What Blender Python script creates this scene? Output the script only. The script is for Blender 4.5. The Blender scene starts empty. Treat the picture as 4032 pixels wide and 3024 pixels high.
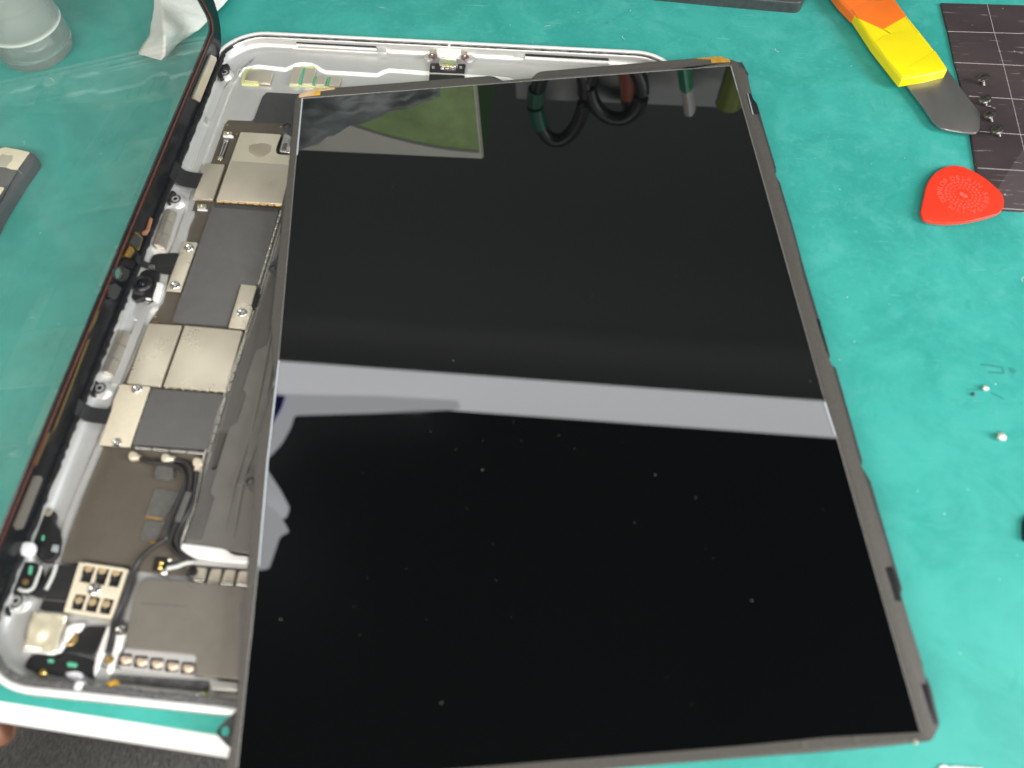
import bpy, bmesh, math, random
from mathutils import Vector, Matrix, Euler
random.seed(7)
S = bpy.context.scene
COL = S.collection
K = 0.001                      # everything is measured in millimetres, Blender units are metres

# ------------------------------------------------------------------ camera
CAM = Vector((144.759, -20.626, 219.535))
ROT = Euler((0.5118, 0.01855, 0.0987), 'XYZ')
FPX = 3243.165
cd = bpy.data.cameras.new('camera'); cam = bpy.data.objects.new('camera', cd); COL.objects.link(cam)
cam.location = CAM * K; cam.rotation_euler = ROT
cd.sensor_width = 36; cd.lens = 36 * FPX / 4032; cd.clip_start = 0.01; cd.clip_end = 50
cd.dof.use_dof = True; cd.dof.focus_distance = 0.345; cd.dof.aperture_fstop = 10.5
S.camera = cam

# ------------------------------------------------------------------ world, exposure
W = bpy.data.worlds.new('World'); S.world = W; W.use_nodes = True
W.node_tree.nodes['Background'].inputs[0].default_value = (.72, .80, 1, 1)
W.node_tree.nodes['Background'].inputs[1].default_value = 0.10
S.view_settings.view_transform = 'Standard'; S.view_settings.look = 'None'
S.view_settings.exposure = 0; S.view_settings.gamma = 1

# ------------------------------------------------------------------ added area lights (all out of frame, kept out of the screen's mirror image)
def area(name, loc, target, sx, sy, power, color):
    l = bpy.data.lights.new(name, 'AREA'); l.shape = 'RECTANGLE'; l.size = sx * K; l.size_y = sy * K
    l.energy = power; l.color = color
    o = bpy.data.objects.new(name, l); COL.objects.link(o)
    o.location = Vector(loc) * K
    o.rotation_euler = (Vector(target) - Vector(loc)).to_track_quat('-Z', 'Y').to_euler()
    return o
area('key_light', (110, -400, 520), (130, 50, 0), 800, 200, 7.4, (1, .955, .88))
area('right_fill', (1000, -120, 480), (230, 20, 0), 300, 500, 12.0, (.93, .98, 1))
area('left_fill', (-1050, 300, 620), (60, 140, 0), 300, 600, 3.0, (1, .96, .9))

# ------------------------------------------------------------------ measuring: a point of a close-up crop -> the point of the bench at height z
MR = ROT.to_matrix()
CR = dict(A=(0,0,1.58),B=(600,50,1.8433),C=(500,600,2.37),D=(200,1000,1.952),E=(0,1700,2.0109),F=(0,2150,1.898),
 G=(400,800,3.686),H=(1000,300,3.318),I=(850,0,2.3284),J=(1600,100,2.0109),K=(2400,0,2.4578),L=(2800,200,2.37),
 M=(2800,1000,.976),N=(0,0,4.148),O=(0,500,4.1475),P=(500,2600,3.6867),Q=(0,2600,3.912),R=(2900,2600,1.954),
 S=(3000,0,1.659),T=(3600,1300,1.8435),V=(0,1700,2.0737),W=(700,2100,4.1475),X=(0,0,1.0))
def ray(k, x, y):
    a, b, s = CR[k]
    return MR @ Vector(((a + x/s - 2016)/FPX, -(b + y/s - 1512)/FPX, -1))
def U(k, x, y, z):
    d = ray(k, x, y)
    return CAM + d * ((z - CAM.z) / d.z)
def UP(k, pts, z): return [U(k, x, y, z) for x, y in pts]
# screen panel plane, from its four measured glass corners
LC = [Vector((76.03,-15.05,9.3)), Vector((233.4,11.64,10.6)), Vector((196.57,237.07,10.5)), Vector((40.66,209.24,9.2))]
LN = (LC[1]-LC[0]).cross(LC[3]-LC[0]).normalized()
def UL(k, x, y, h=0.0):
    d = ray(k, x, y); c = LC[0] + LN*h
    return CAM + d * ((c - CAM).dot(LN) / d.dot(LN))

# ------------------------------------------------------------------ materials
MATS = {}
def mat(name, col, rough=.5, metal=0, noise=0, nscale=.2, bump=0, bscale=1.0, spec=.5, stretch=(1,1,1), rvar=0, **kw):
    """colour, roughness; noise = colour variation, nscale/bscale in cycles per millimetre"""
    m = bpy.data.materials.new(name); m.use_nodes = True
    nt = m.node_tree; b = nt.nodes['Principled BSDF']
    b.inputs['Base Color'].default_value = (*col, 1); b.inputs['Roughness'].default_value = rough
    b.inputs['Metallic'].default_value = metal; b.inputs['Specular IOR Level'].default_value = spec
    for k, v in kw.items():
        b.inputs[k].default_value = v
    if noise or bump or rvar:
        g = nt.nodes.new('ShaderNodeNewGeometry'); mp = nt.nodes.new('ShaderNodeMapping')
        mp.inputs['Scale'].default_value = tuple(1000*s for s in stretch)
        nt.links.new(g.outputs['Position'], mp.inputs['Vector'])
        if noise or rvar:
            n = nt.nodes.new('ShaderNodeTexNoise'); n.inputs['Scale'].default_value = nscale; n.inputs['Detail'].default_value = 6
            n.inputs['Roughness'].default_value = .65
            nt.links.new(mp.outputs[0], n.inputs['Vector'])
        if noise:
            r = nt.nodes.new('ShaderNodeMapRange'); r.inputs[1].default_value = .3; r.inputs[2].default_value = .7
            r.inputs[3].default_value = 1-noise; r.inputs[4].default_value = 1+noise
            nt.links.new(n.outputs[0], r.inputs[0])
            mx = nt.nodes.new('ShaderNodeVectorMath'); mx.operation = 'SCALE'; mx.inputs[0].default_value = col
            nt.links.new(r.outputs[0], mx.inputs['Scale']); nt.links.new(mx.outputs[0], b.inputs['Base Color'])
        if rvar:
            r = nt.nodes.new('ShaderNodeMapRange'); r.inputs[1].default_value = .3; r.inputs[2].default_value = .7
            r.inputs[3].default_value = max(.02, rough-rvar); r.inputs[4].default_value = rough+rvar
            nt.links.new(n.outputs[0], r.inputs[0]); nt.links.new(r.outputs[0], b.inputs['Roughness'])
        if bump:
            n2 = nt.nodes.new('ShaderNodeTexNoise'); n2.inputs['Scale'].default_value = bscale; n2.inputs['Detail'].default_value = 4
            nt.links.new(mp.outputs[0], n2.inputs['Vector'])
            bp = nt.nodes.new('ShaderNodeBump'); bp.inputs['Strength'].default_value = min(1, bump); bp.inputs['Distance'].default_value = .0003
            nt.links.new(n2.outputs[0], bp.inputs['Height']); nt.links.new(bp.outputs[0], b.inputs['Normal'])
    MATS[name] = m
    return m
alu = mat('brushed_silver_aluminium', (.64,.635,.615), .40, .6, noise=.03, nscale=.15, bump=.12, bscale=6)
rimalu = mat('polished_aluminium_rim', (.92,.91,.89), .35, .2)
glue = mat('dried_black_adhesive', (.02,.02,.022), .35, 0, noise=.6, nscale=1.4, bump=1, bscale=2.2)
foil_w = mat('pale_adhesive_residue', (.45,.45,.44), .5, .2, noise=.35, nscale=1.5, bump=.8, bscale=3)
nickel = mat('nickel_shield', (.74,.66,.53), .32, .75, noise=.03, nscale=.12, rvar=.05)
nickel2 = mat('nickel_shield_pale', (.92,.83,.66), .30, .72, noise=.03, nscale=.1, rvar=.05)
silver = mat('bright_tin', (.75,.72,.66), .25, .9, bump=.2, bscale=4)
steel = mat('steel_screw', (.72,.70,.66), .22, 1)
gold = mat('gold_plating', (.85,.6,.2), .25, 1)
copper = mat('torn_copper_foil', (.72,.36,.22), .4, .8, noise=.4, nscale=2, bump=1, bscale=3)
pcb = mat('brown_black_circuit_board', (.092,.077,.060), .5, 0, noise=.08, nscale=.3, bump=.1, bscale=4)
film = mat('dark_grey_shield_film', (.105,.103,.10), .42, 0, noise=.07, nscale=.25, bump=.35, bscale=.35)
filmdk = mat('black_film', (.05,.051,.052), .38, 0, noise=.1, nscale=.4, bump=.25, bscale=.6)
bat = mat('battery_wrap', (.155,.14,.12), .38, 0, noise=.07, nscale=.15, bump=.45, bscale=.22)
batlight = mat('battery_wrap_grey', (.125,.118,.11), .4, 0, noise=.08, nscale=.2, bump=.7, bscale=.22)
blackp = mat('black_plastic', (.012,.012,.013), .38, 0, bump=.15, bscale=3)
bezelm = mat('black_ink_bezel', (.009,.010,.012), .22, 0, bump=.15, bscale=.4)
flexm = mat('matt_black_flex', (.016,.016,.017), .48, 0, noise=.1, nscale=.5)
brown = mat('brown_adhesive_line', (.10,.035,.025), .5, 0, noise=.45, nscale=1.2, bump=.6, bscale=3)
foam = mat('black_foam', (.012,.012,.012), .6, 0, bump=1, bscale=2)
magm = mat('nickel_magnet', (.56,.52,.45), .28, .78, noise=.05, nscale=.5)
greyp = mat('grey_plastic', (.42,.41,.40), .5, 0, noise=.05, nscale=.5)
whitep = mat('white_ceramic', (.82,.81,.84), .3)
cream = mat('cream_connector', (.80,.70,.55), .35, .5)
creamplate = mat('cream_nickel_plate', (.84,.75,.58), .40, .35, noise=.05, nscale=.6)
tape = mat('translucent_grey_tape', (.10,.098,.09), .2, 0, noise=.15, nscale=.6, bump=.6, bscale=.7)
cablem = mat('black_coax_cable', (.028,.027,.027), .3)
cablew = mat('pale_grey_cable', (.55,.56,.54), .35)
green = mat('green_solder_mask', (.10,.42,.25), .35, 0, noise=.2, nscale=2)
limegl = mat('lime_glue', (.60,.66,.28), .35, 0, noise=.1, nscale=1)
foilg = mat('crinkled_gold_foil', (.90,.82,.62), .3, .6, noise=.08, nscale=.4, bump=.4, bscale=.15)
amber = mat('amber_polyimide_tape', (.55,.29,.035), .25, .25, noise=.3, nscale=.5, bump=.2, bscale=.8)
amber2 = mat('peach_polyimide_tape', (.86,.56,.33), .25, .3, noise=.2, nscale=.6)
ltape = mat('dark_fabric_tape', (.078,.071,.063), .56, 0, noise=.16, nscale=1.2, bump=.55, bscale=2.2)
lframe = mat('dark_screen_frame', (.04,.042,.043), .45, 0, noise=.15, nscale=.6, bump=.2, bscale=2)
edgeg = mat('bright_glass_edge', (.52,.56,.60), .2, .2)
lensm = mat('lens_glass', (.01,.012,.02), .05)
white_lam = mat('white_table_edge', (.86,.855,.84), .35)
cloth = mat('charcoal_woven_cloth', (.052,.050,.048), .95, 0, noise=.6, nscale=1.1, bump=1, bscale=1.6, stretch=(1,.5,1))
skin = mat('skin', (.22,.095,.055), .55)
orange = mat('orange_vinyl_tape', (.86,.17,.015), .34, 0, noise=.06, nscale=.12, bump=.12, bscale=.25)
yellow = mat('yellow_vinyl_tape', (.88,.72,.004), .34, 0, noise=.04, nscale=.12, bump=.2, bscale=.18)
blade = mat('worn_steel_blade', (.30,.29,.275), .36, .8, noise=.08, nscale=.12, bump=.12, bscale=3, stretch=(1,.25,1), rvar=.06)
bladeedge = mat('ground_steel_edge', (.75,.74,.72), .3, 1)
red = mat('red_plastic_pick', (.83,.045,.018), .36, 0, noise=.05, nscale=.5, bump=.1, bscale=2)
redtxt = mat('rubbed_red_lettering', (.88,.12,.08), .45)
linew = mat('white_printed_line', (.50,.46,.45), .6)
darkscrew = mat('dark_steel_screw', (.16,.15,.14), .3, .9)
creamlab = mat('cream_adhesive_label', (.84,.76,.56), .45, 0, noise=.05, nscale=.3)
greystain = mat('grey_stain', (.47,.45,.36), .5)
blockm = mat('dark_grey_block', (.058,.068,.075), .42, 0, noise=.1, nscale=.3)
tissuem = mat('white_paper_tissue', (.80,.80,.76), .9, 0, noise=.04, nscale=.4, bump=.8, bscale=.7)
dustm = mat('pale_dust', (.75,.78,.74), .8)
dust2 = mat('grey_dust', (.16,.16,.155), .8)
bead = mat('solder_bead', (.85,.80,.70), .3, .3)
roomd = mat('dark_room_wall', (.22,.23,.215), .8)

def nodes_mat(name):
    m = bpy.data.materials.new(name); m.use_nodes = True; MATS[name] = m
    return m, m.node_tree, m.node_tree.nodes['Principled BSDF']

def posmap(nt, scale=(1,1,1), rot=0):
    g = nt.nodes.new('ShaderNodeNewGeometry'); mp = nt.nodes.new('ShaderNodeMapping')
    mp.vector_type = 'POINT'
    mp.inputs['Scale'].default_value = tuple(1000*s for s in scale); mp.inputs['Rotation'].default_value = (0,0,rot)
    nt.links.new(g.outputs['Position'], mp.inputs['Vector'])
    return mp.outputs[0]
def noise(nt, vec, sc, det=4, ro=.6, dist=0):
    n = nt.nodes.new('ShaderNodeTexNoise'); n.inputs['Scale'].default_value = sc; n.inputs['Detail'].default_value = det
    n.inputs['Roughness'].default_value = ro; n.inputs['Distortion'].default_value = dist
    nt.links.new(vec, n.inputs['Vector']); return n.outputs[0]
def rng(nt, v, a, b, c, d):
    r = nt.nodes.new('ShaderNodeMapRange'); r.interpolation_type = 'SMOOTHSTEP'
    for i, q in enumerate((a, b, c, d)): r.inputs[i+1].default_value = q
    nt.links.new(v, r.inputs[0]); return r.outputs[0]
def mth(nt, op, a, b=None):
    m = nt.nodes.new('ShaderNodeMath'); m.operation = op
    for i, v in enumerate((a, b)):
        if v is None: continue
        if isinstance(v, (int, float)): m.inputs[i].default_value = v
        else: nt.links.new(v, m.inputs[i])
    return m.outputs[0]
def mixc(nt, f, a, b):
    m = nt.nodes.new('ShaderNodeMix'); m.data_type = 'RGBA'
    nt.links.new(f, m.inputs[0])
    for i, v in ((6, a), (7, b)):
        if isinstance(v, tuple): m.inputs[i].default_value = (*v, 1)
        else: nt.links.new(v, m.inputs[i])
    return m.outputs[2]

# the teal mat: stains, rubbed patches, ring marks, scratches, pale specks
def make_mat_material():
    m, nt, b = nodes_mat('worn_teal_rubber')
    P = posmap(nt)
    base = mixc(nt, rng(nt, noise(nt, P, .035, 6, .7, .6), .35, .65, 0, 1), (.026,.30,.258), (.042,.365,.315))
    patch = rng(nt, noise(nt, P, .09, 8, .72, .5), .50, .64, 0, 1)
    far = nt.nodes.new('ShaderNodeSeparateXYZ'); nt.links.new(P, far.inputs[0])
    wear = mth(nt, 'MULTIPLY', rng(nt, far.outputs[1], 40, 190, .12, 1), rng(nt, far.outputs[0], -20, 60, .22, 1))              # the far part of the mat is the most used
    base = mixc(nt, mth(nt, 'MULTIPLY', mth(nt, 'MULTIPLY', patch, wear), .26), base, (.11,.46,.42))
    patch2 = rng(nt, noise(nt, P, .5, 8, .8, .5), .53, .66, 0, 1)
    base = mixc(nt, mth(nt, 'MULTIPLY', mth(nt, 'MULTIPLY', patch2, wear), .22), base, (.18,.53,.48))
    dark = rng(nt, noise(nt, posmap(nt, (1.3,.8,1), .6), .09, 6, .7, 1), .60, .70, 0, 1)
    base = mixc(nt, mth(nt, 'MULTIPLY', dark, .4), base, (.016,.27,.225))
    # ring marks
    vo = nt.nodes.new('ShaderNodeTexVoronoi'); vo.inputs['Scale'].default_value = .026; nt.links.new(P, vo.inputs['Vector'])
    vo.inputs['Randomness'].default_value = .9
    ringd = mth(nt, 'ABSOLUTE', mth(nt, 'SUBTRACT', vo.outputs['Distance'], .30))
    ringm = mth(nt, 'MULTIPLY', rng(nt, ringd, 0, .018, 1, 0), rng(nt, noise(nt, P, .05, 2), .48, .58, 0, 1))
    base = mixc(nt, mth(nt, 'MULTIPLY', ringm, .5), base, (.02,.34,.28))
    # scratches in a few directions
    for rot, sc in ((.3,(.05,1.6,1)), (1.25,(.06,1.9,1)), (2.2,(.05,1.4,1))):
        s = rng(nt, noise(nt, posmap(nt, sc, rot), .9, 2, .5, .2), .735, .775, 0, 1)
        base = mixc(nt, mth(nt, 'MULTIPLY', mth(nt, 'MULTIPLY', s, wear), .45), base, (.35,.72,.64))
    # specks
    for sc, r0, keep, colr in ((.16,.05,.7,(.40,.72,.64)), (.05,.022,.74,(.70,.85,.76)), (.05,.03,.78,(.03,.09,.07))):
        v = nt.nodes.new('ShaderNodeTexVoronoi'); v.inputs['Scale'].default_value = sc; nt.links.new(posmap(nt, (1,1,1), sc*9), v.inputs['Vector'])
        sp = nt.nodes.new('ShaderNodeSeparateColor'); nt.links.new(v.outputs['Color'], sp.inputs[0])
        f = mth(nt, 'MULTIPLY', rng(nt, v.outputs['Distance'], r0*.6, r0, 1, 0), mth(nt, 'GREATER_THAN', sp.outputs[0], keep))
        base = mixc(nt, mth(nt, 'MULTIPLY', f, .8), base, colr)
    nt.links.new(base, b.inputs['Base Color'])
    nt.links.new(rng(nt, noise(nt, P, .12, 6, .7), .3, .7, .40, .62), b.inputs['Roughness'])
    bp = nt.nodes.new('ShaderNodeBump'); bp.inputs['Strength'].default_value = .25; bp.inputs['Distance'].default_value = .0002
    nt.links.new(noise(nt, P, 1.4, 5, .7), bp.inputs['Height']); nt.links.new(bp.outputs[0], b.inputs['Normal'])
    return m
tealm = make_mat_material()

def make_magmat_material():
    m, nt, b = nodes_mat('scratched_dark_magnet_sheet')
    P = posmap(nt)
    base = mixc(nt, rng(nt, noise(nt, P, .03, 5), .3, .7, 0, 1), (.040,.027,.030), (.062,.043,.045))
    for rot, sc in ((.5,(.10,1.5,1)), (1.9,(.12,1.3,1)), (2.7,(.1,1.6,1))):
        s = rng(nt, noise(nt, posmap(nt, sc, rot), .8, 2, .5, .6), .69, .75, 0, 1)
        base = mixc(nt, mth(nt, 'MULTIPLY', s, .6), base, (.40,.36,.34))
    v = nt.nodes.new('ShaderNodeTexVoronoi'); v.inputs['Scale'].default_value = .22; nt.links.new(P, v.inputs['Vector'])
    sp = nt.nodes.new('ShaderNodeSeparateColor'); nt.links.new(v.outputs['Color'], sp.inputs[0])
    base = mixc(nt, mth(nt, 'MULTIPLY', rng(nt, v.outputs['Distance'], .04, .09, 1, 0), mth(nt, 'GREATER_THAN', sp.outputs[0], .6)), base, (.5,.47,.45))
    nt.links.new(base, b.inputs['Base Color']); b.inputs['Roughness'].default_value = .7
    return m
magsheet = make_magmat_material()

# the black glass of the screen: mirror-like, with a few grey dust specks of its own
def make_screen_material():
    m, nt, b = nodes_mat('black_screen_glass')
    b.inputs['Base Color'].default_value = (.002,.0023,.0026,1)
    b.inputs['IOR'].default_value = 1.3; b.inputs['Specular IOR Level'].default_value = .1; b.inputs['Roughness'].default_value = .36; b.inputs['Coat Weight'].default_value = 1; b.inputs['Coat IOR'].default_value = 2.2; b.inputs['Coat Roughness'].default_value = .008
    P = posmap(nt)
    base = (.002,.0023,.0026)
    v = nt.nodes.new('ShaderNodeTexVoronoi'); v.inputs['Scale'].default_value = .055; nt.links.new(P, v.inputs['Vector'])
    sp = nt.nodes.new('ShaderNodeSeparateColor'); nt.links.new(v.outputs['Color'], sp.inputs[0])
    f = mth(nt, 'MULTIPLY', rng(nt, v.outputs['Distance'], .010, .022, 1, 0), mth(nt, 'GREATER_THAN', sp.outputs[0], .55))
    nt.links.new(mixc(nt, mth(nt, 'MULTIPLY', f, .05), base, (.5,.5,.48)), b.inputs['Base Color'])
    nt.links.new(rng(nt, noise(nt, P, .02, 5, .6, 1), .45, .7, .006, .03), b.inputs['Coat Roughness'])
    return m
screenm = make_screen_material()

# clear touch glass: lets the mat show, adds its own mirror image and a painted pale haze
def make_pane_material():
    m = bpy.data.materials.new('clear_touch_glass'); m.use_nodes = True; nt = m.node_tree
    for n in list(nt.nodes): nt.nodes.remove(n)
    out = nt.nodes.new('ShaderNodeOutputMaterial')
    tr = nt.nodes.new('ShaderNodeBsdfTransparent'); tr.inputs[0].default_value = (.90,.90,.88,1)
    gl = nt.nodes.new('ShaderNodeBsdfGlossy'); gl.inputs['Roughness'].default_value = .03; gl.inputs[0].default_value = (1,.98,.92,1)
    df = nt.nodes.new('ShaderNodeBsdfDiffuse'); df.inputs[0].default_value = (.62,.62,.58,1)  # diffuse share paints the haze of the mirrored ceiling and wall
    P = posmap(nt, (.3,1,.3), .3)
    f1 = nt.nodes.new('ShaderNodeMixShader'); f2 = nt.nodes.new('ShaderNodeMixShader')
    nt.links.new(rng(nt, noise(nt, P, .05, 5, .6, .8), .4, .75, .045, .085), f1.inputs[0])
    nt.links.new(tr.outputs[0], f1.inputs[1]); nt.links.new(df.outputs[0], f1.inputs[2])
    lw = nt.nodes.new('ShaderNodeLayerWeight')
    nt.links.new(mth(nt, 'ADD', mth(nt, 'MULTIPLY', mth(nt, 'POWER', lw.outputs['Facing'], 5), .9), .05), f2.inputs[0])
    nt.links.new(f1.outputs[0], f2.inputs[1]); nt.links.new(gl.outputs[0], f2.inputs[2])
    nt.links.new(f2.outputs[0], out.inputs[0])
    return m
panem = make_pane_material()

# ------------------------------------------------------------------ object helpers
OFF = {}
def thing(name, label, cat, loc, group=None, kind=None):
    o = bpy.data.objects.new(name, None); COL.objects.link(o)
    o.empty_display_size = .005
    o.location = Vector(loc) * K; OFF[o.name] = Vector(loc)
    o['label'] = label; o['category'] = cat
    if group: o['group'] = group
    return o
def tag(o, label=None, cat=None, group=None, kind=None):
    if label: o['label'] = label
    if cat: o['category'] = cat
    if group: o['group'] = group
    if kind: o['kind'] = kind
    return o
def link(name, verts, faces, m, parent=None, smooth=False):
    """verts in world millimetres"""
    verts = [Vector(v) for v in verts]
    if parent is not None: off = OFF[parent.name]
    else:
        n = len(verts)
        off = Vector((sum(v.x for v in verts)/n, sum(v.y for v in verts)/n, min(v.z for v in verts)))
    me = bpy.data.meshes.new(name)
    me.from_pydata([tuple((v-off)*K) for v in verts], [], faces); me.validate()
    bm = bmesh.new(); bm.from_mesh(me); bmesh.ops.recalc_face_normals(bm, faces=bm.faces); bm.to_mesh(me); bm.free()
    if smooth:
        for p in me.polygons: p.use_smooth = True
        if smooth != 'all': me.set_sharp_from_angle(angle=math.radians(38))
    me.materials.append(m)
    o = bpy.data.objects.new(name, me); COL.objects.link(o)
    if parent is not None:
        o.parent = parent; OFF[o.name] = off
    else:
        o.location = off*K; OFF[o.name] = off
    return o
def twin(o, name, parent, shift):
    """a copy of a part (and of its children) shifted by millimetres"""
    c = o.copy(); COL.objects.link(c); c.parent = parent; c.location = o.location + Vector(shift)*K; OFF[c.name] = OFF[o.name]
    for ch in o.children:
        d = ch.copy(); COL.objects.link(d); d.parent = c; OFF[d.name] = OFF[o.name]
    return c
def filletpoly(pts, r, n=3):
    out = []; N = len(pts)
    for i in range(N):
        p0, p1, p2 = pts[i-1], pts[i], pts[(i+1) % N]
        a = (p0-p1); b = (p2-p1); la, lb = a.length, b.length
        if la < 1e-6 or lb < 1e-6: continue
        a /= la; b /= lb
        t = min(r, la*.45, lb*.45)
        A = p1 + a*t; B = p1 + b*t
        for k in range(n+1):
            s = k/n
            out.append(A*(1-s)**2 + p1*2*s*(1-s) + B*s*s)
    return out
def area2(pts):
    return sum(pts[i-1].x*pts[i].y - pts[i].x*pts[i-1].y for i in range(len(pts)))/2
def inset(pts, d):
    """shrink an anticlockwise outline by d"""
    N = len(pts); out = []
    for i in range(N):
        p0, p1, p2 = pts[i-1], pts[i], pts[(i+1) % N]
        e1 = (p1-p0); e2 = (p2-p1); e1.z = e2.z = 0
        if e1.length < 1e-6: e1 = e2
        if e2.length < 1e-6: e2 = e1
        n1 = Vector((-e1.y, e1.x, 0)).normalized(); n2 = Vector((-e2.y, e2.x, 0)).normalized()
        nn = (n1+n2)
        if nn.length < 1e-4: nn = n1
        nn.normalize(); c = max(.45, nn.dot(n1))
        out.append(p1 + nn*(d/c))
    return out
def slab(name, pts, depth, m, parent=None, r=0, bev=.15, smooth=True):
    """outline at its top height (vectors), sides going down by depth, top edge bevelled"""
    pts = [Vector(p) for p in pts]
    if area2(pts) < 0: pts.reverse()
    if r: pts = filletpoly(pts, r)
    N = len(pts)
    dz = Vector((0, 0, 1))
    rings = [[p - dz*depth for p in pts]]
    if bev:
        st = 6 if bev > .8 else 3
        for q in range(st+1):
            a = math.pi/2*q/st
            rings.append([p - dz*bev*(1-math.sin(a)) for p in inset(pts, bev*(1-math.cos(a)))])
    else: rings.append(pts)
    V = [v for rg in rings for v in rg]; F = []
    for k in range(len(rings)-1):
        for i in range(N):
            j = (i+1) % N
            F.append((k*N+i, k*N+j, (k+1)*N+j, (k+1)*N+i))
    F.append(tuple((len(rings)-1)*N+i for i in range(N))); F.append(tuple(reversed(range(N))))
    return link(name, V, F, m, parent, smooth)
def sl(name, k, pts, z, depth, m, parent=None, r=.3, bev=.12, **kw):
    return slab(name, UP(k, pts, z), depth, m, parent, r, bev, **kw)
def lathe(name, c, prof, m, parent=None, axis=(0,0,1), seg=20, sx=1.0):
    """profile [(radius, height)] about an axis through c"""
    ax = Vector(axis).normalized(); q = Vector((0,0,1)).rotation_difference(ax)
    V = []; F = []
    for r, h in prof:
        for i in range(seg):
            a = 2*math.pi*i/seg
            V.append(Vector(c) + q @ Vector((r*math.cos(a)*sx, r*math.sin(a), h)))
    for k in range(len(prof)-1):
        for i in range(seg):
            j = (i+1) % seg
            F.append((k*seg+i, k*seg+j, (k+1)*seg+j, (k+1)*seg+i))
    F.append(tuple(range(seg))); F.append(tuple((len(prof)-1)*seg+i for i in range(seg)))
    return link(name, V, F, m, parent, True)
def catmull(pts, n=6):
    pts = [Vector(p) for p in pts]; out = []
    for i in range(len(pts)-1):
        p0 = pts[max(0,i-1)]; p1 = pts[i]; p2 = pts[i+1]; p3 = pts[min(len(pts)-1,i+2)]
        for k in range(n):
            t = k/n
            out.append(.5*((2*p1)+(p2-p0)*t+(2*p0-5*p1+4*p2-p3)*t*t+(3*p1-p0-3*p2+p3)*t**3))
    out.append(pts[-1]); return out
def tube(name, pts, r, m, parent=None, seg=10, n=6, flat=1.0):
    P = catmull(pts, n) if n else [Vector(p) for p in pts]
    V = []; F = []
    for i, p in enumerate(P):
        t = (P[min(i+1,len(P)-1)] - P[max(i-1,0)]).normalized()
        s = t.cross(Vector((0,0,1)))
        if s.length < 1e-3: s = Vector((1,0,0))
        s.normalize(); u = s.cross(t)
        rr = r(i/(len(P)-1)) if callable(r) else r
        for k in range(seg):
            a = 2*math.pi*k/seg
            V.append(p + s*math.cos(a)*rr + u*math.sin(a)*rr*flat)
    for i in range(len(P)-1):
        for k in range(seg):
            j = (k+1) % seg
            F.append((i*seg+k, i*seg+j, (i+1)*seg+j, (i+1)*seg+k))
    F.append(tuple(range(seg))); F.append(tuple((len(P)-1)*seg+i for i in range(seg)))
    return link(name, V, F, m, parent, True)
def ribbon(name, A, B, th, m, parent=None, n=5):
    """thin bent strip between two edge lines"""
    a = catmull(A, n); b = catmull(B, n); V = []; F = []; N = len(a)
    for i in range(N):
        t = (a[min(i+1,N-1)]-a[max(i-1,0)]); w = b[i]-a[i]; nn = t.cross(w)
        if nn.length < 1e-6: nn = Vector((0,0,1))
        nn.normalize()
        if nn.z < 0: nn = -nn
        V += [a[i], b[i], b[i]-nn*th, a[i]-nn*th]
    for i in range(N-1):
        for k in range(4):
            j = (k+1) % 4
            F.append((i*4+k, i*4+j, (i+1)*4+j, (i+1)*4+k))
    F.append((0,1,2,3)); F.append(tuple(4*(N-1)+k for k in (3,2,1,0)))
    return link(name, V, F, m, parent, True)
def box(name, o, ex, ey, ez, m, parent=None, bev=.1):
    """box from corner o along three edge vectors"""
    o, ex, ey, ez = map(Vector, (o, ex, ey, ez))
    bm = bmesh.new(); vs = [bm.verts.new(o+ex*i+ey*j+ez*k) for k in (0,1) for j in (0,1) for i in (0,1)]
    for f in ((0,1,3,2),(4,6,7,5),(0,4,5,1),(2,3,7,6),(0,2,6,4),(1,5,7,3)): bm.faces.new([vs[q] for q in f])
    if bev: bmesh.ops.bevel(bm, geom=bm.edges[:], offset=bev, segments=2, affect='EDGES')
    bm.verts.index_update()
    V = [v.co.copy() for v in bm.verts]; F = [tuple(v.index for v in f.verts) for f in bm.faces]; bm.free()
    return link(name, V, F, m, parent, True)
def screw(k, x, y, z, parent, r=1.5, m=None, name='screw'):
    c = U(k, x, y, z)
    o = lathe(name, c, [(r*1.15,-.35),(r*1.12,.0),(r*.95,.28),(r*.6,.38),(r*.5,.2),(r*.28,.15),(.02,.15)], m or steel, parent, seg=18)
    lathe('driver_pin', c, [(r*.22,.1),(r*.22,.3),(r*.12,.36),(.01,.36)], m or steel, o, seg=8)
    return o
def fence(k, a, b, z, n, parent, w=.55, h=.9, gap=.28, m=None, name='shield_clip'):
    """row of little spring tabs from a to b"""
    A = U(k, *a, z); B = U(k, *b, z); d = (B-A)/n; s = d.normalized().cross(Vector((0,0,1)))*w
    first = None
    for i in range(n):
        if first is None:
            first = box(name, A - s*.5 - Vector((0,0,h)), d*(1-gap), s, Vector((0,0,h)), m or silver, parent, .12)
        else: twin(first, name, parent, d*i)
def bead_at(k, x, y, z, r, m, parent, name):
    return lathe(name, U(k, x, y, z), [(r*.6,-.1),(r,r*.2),(r*.8,r*.7),(r*.3,r),(.01,r*1.05)], m, parent, seg=10)
def rrect(x0, y0, x1, y1, r, n=8):
    out = []
    for cx, cy, a0 in ((x1-r,y0+r,-90),(x1-r,y1-r,0),(x0+r,y1-r,90),(x0+r,y0+r,180)):
        for i in range(n+1):
            a = math.radians(a0 + 90*i/n); out.append((cx+r*math.cos(a), cy+r*math.sin(a)))
    return out

# ================================================================== THE SETTING
table = slab('table_top', [(-500,24,-2.05),(900,-34,-2.05),(900,1200,-2.05),(-500,1200,-2.05)], 6, white_lam, None, 0, 0)
tag(table, kind='structure')
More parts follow.
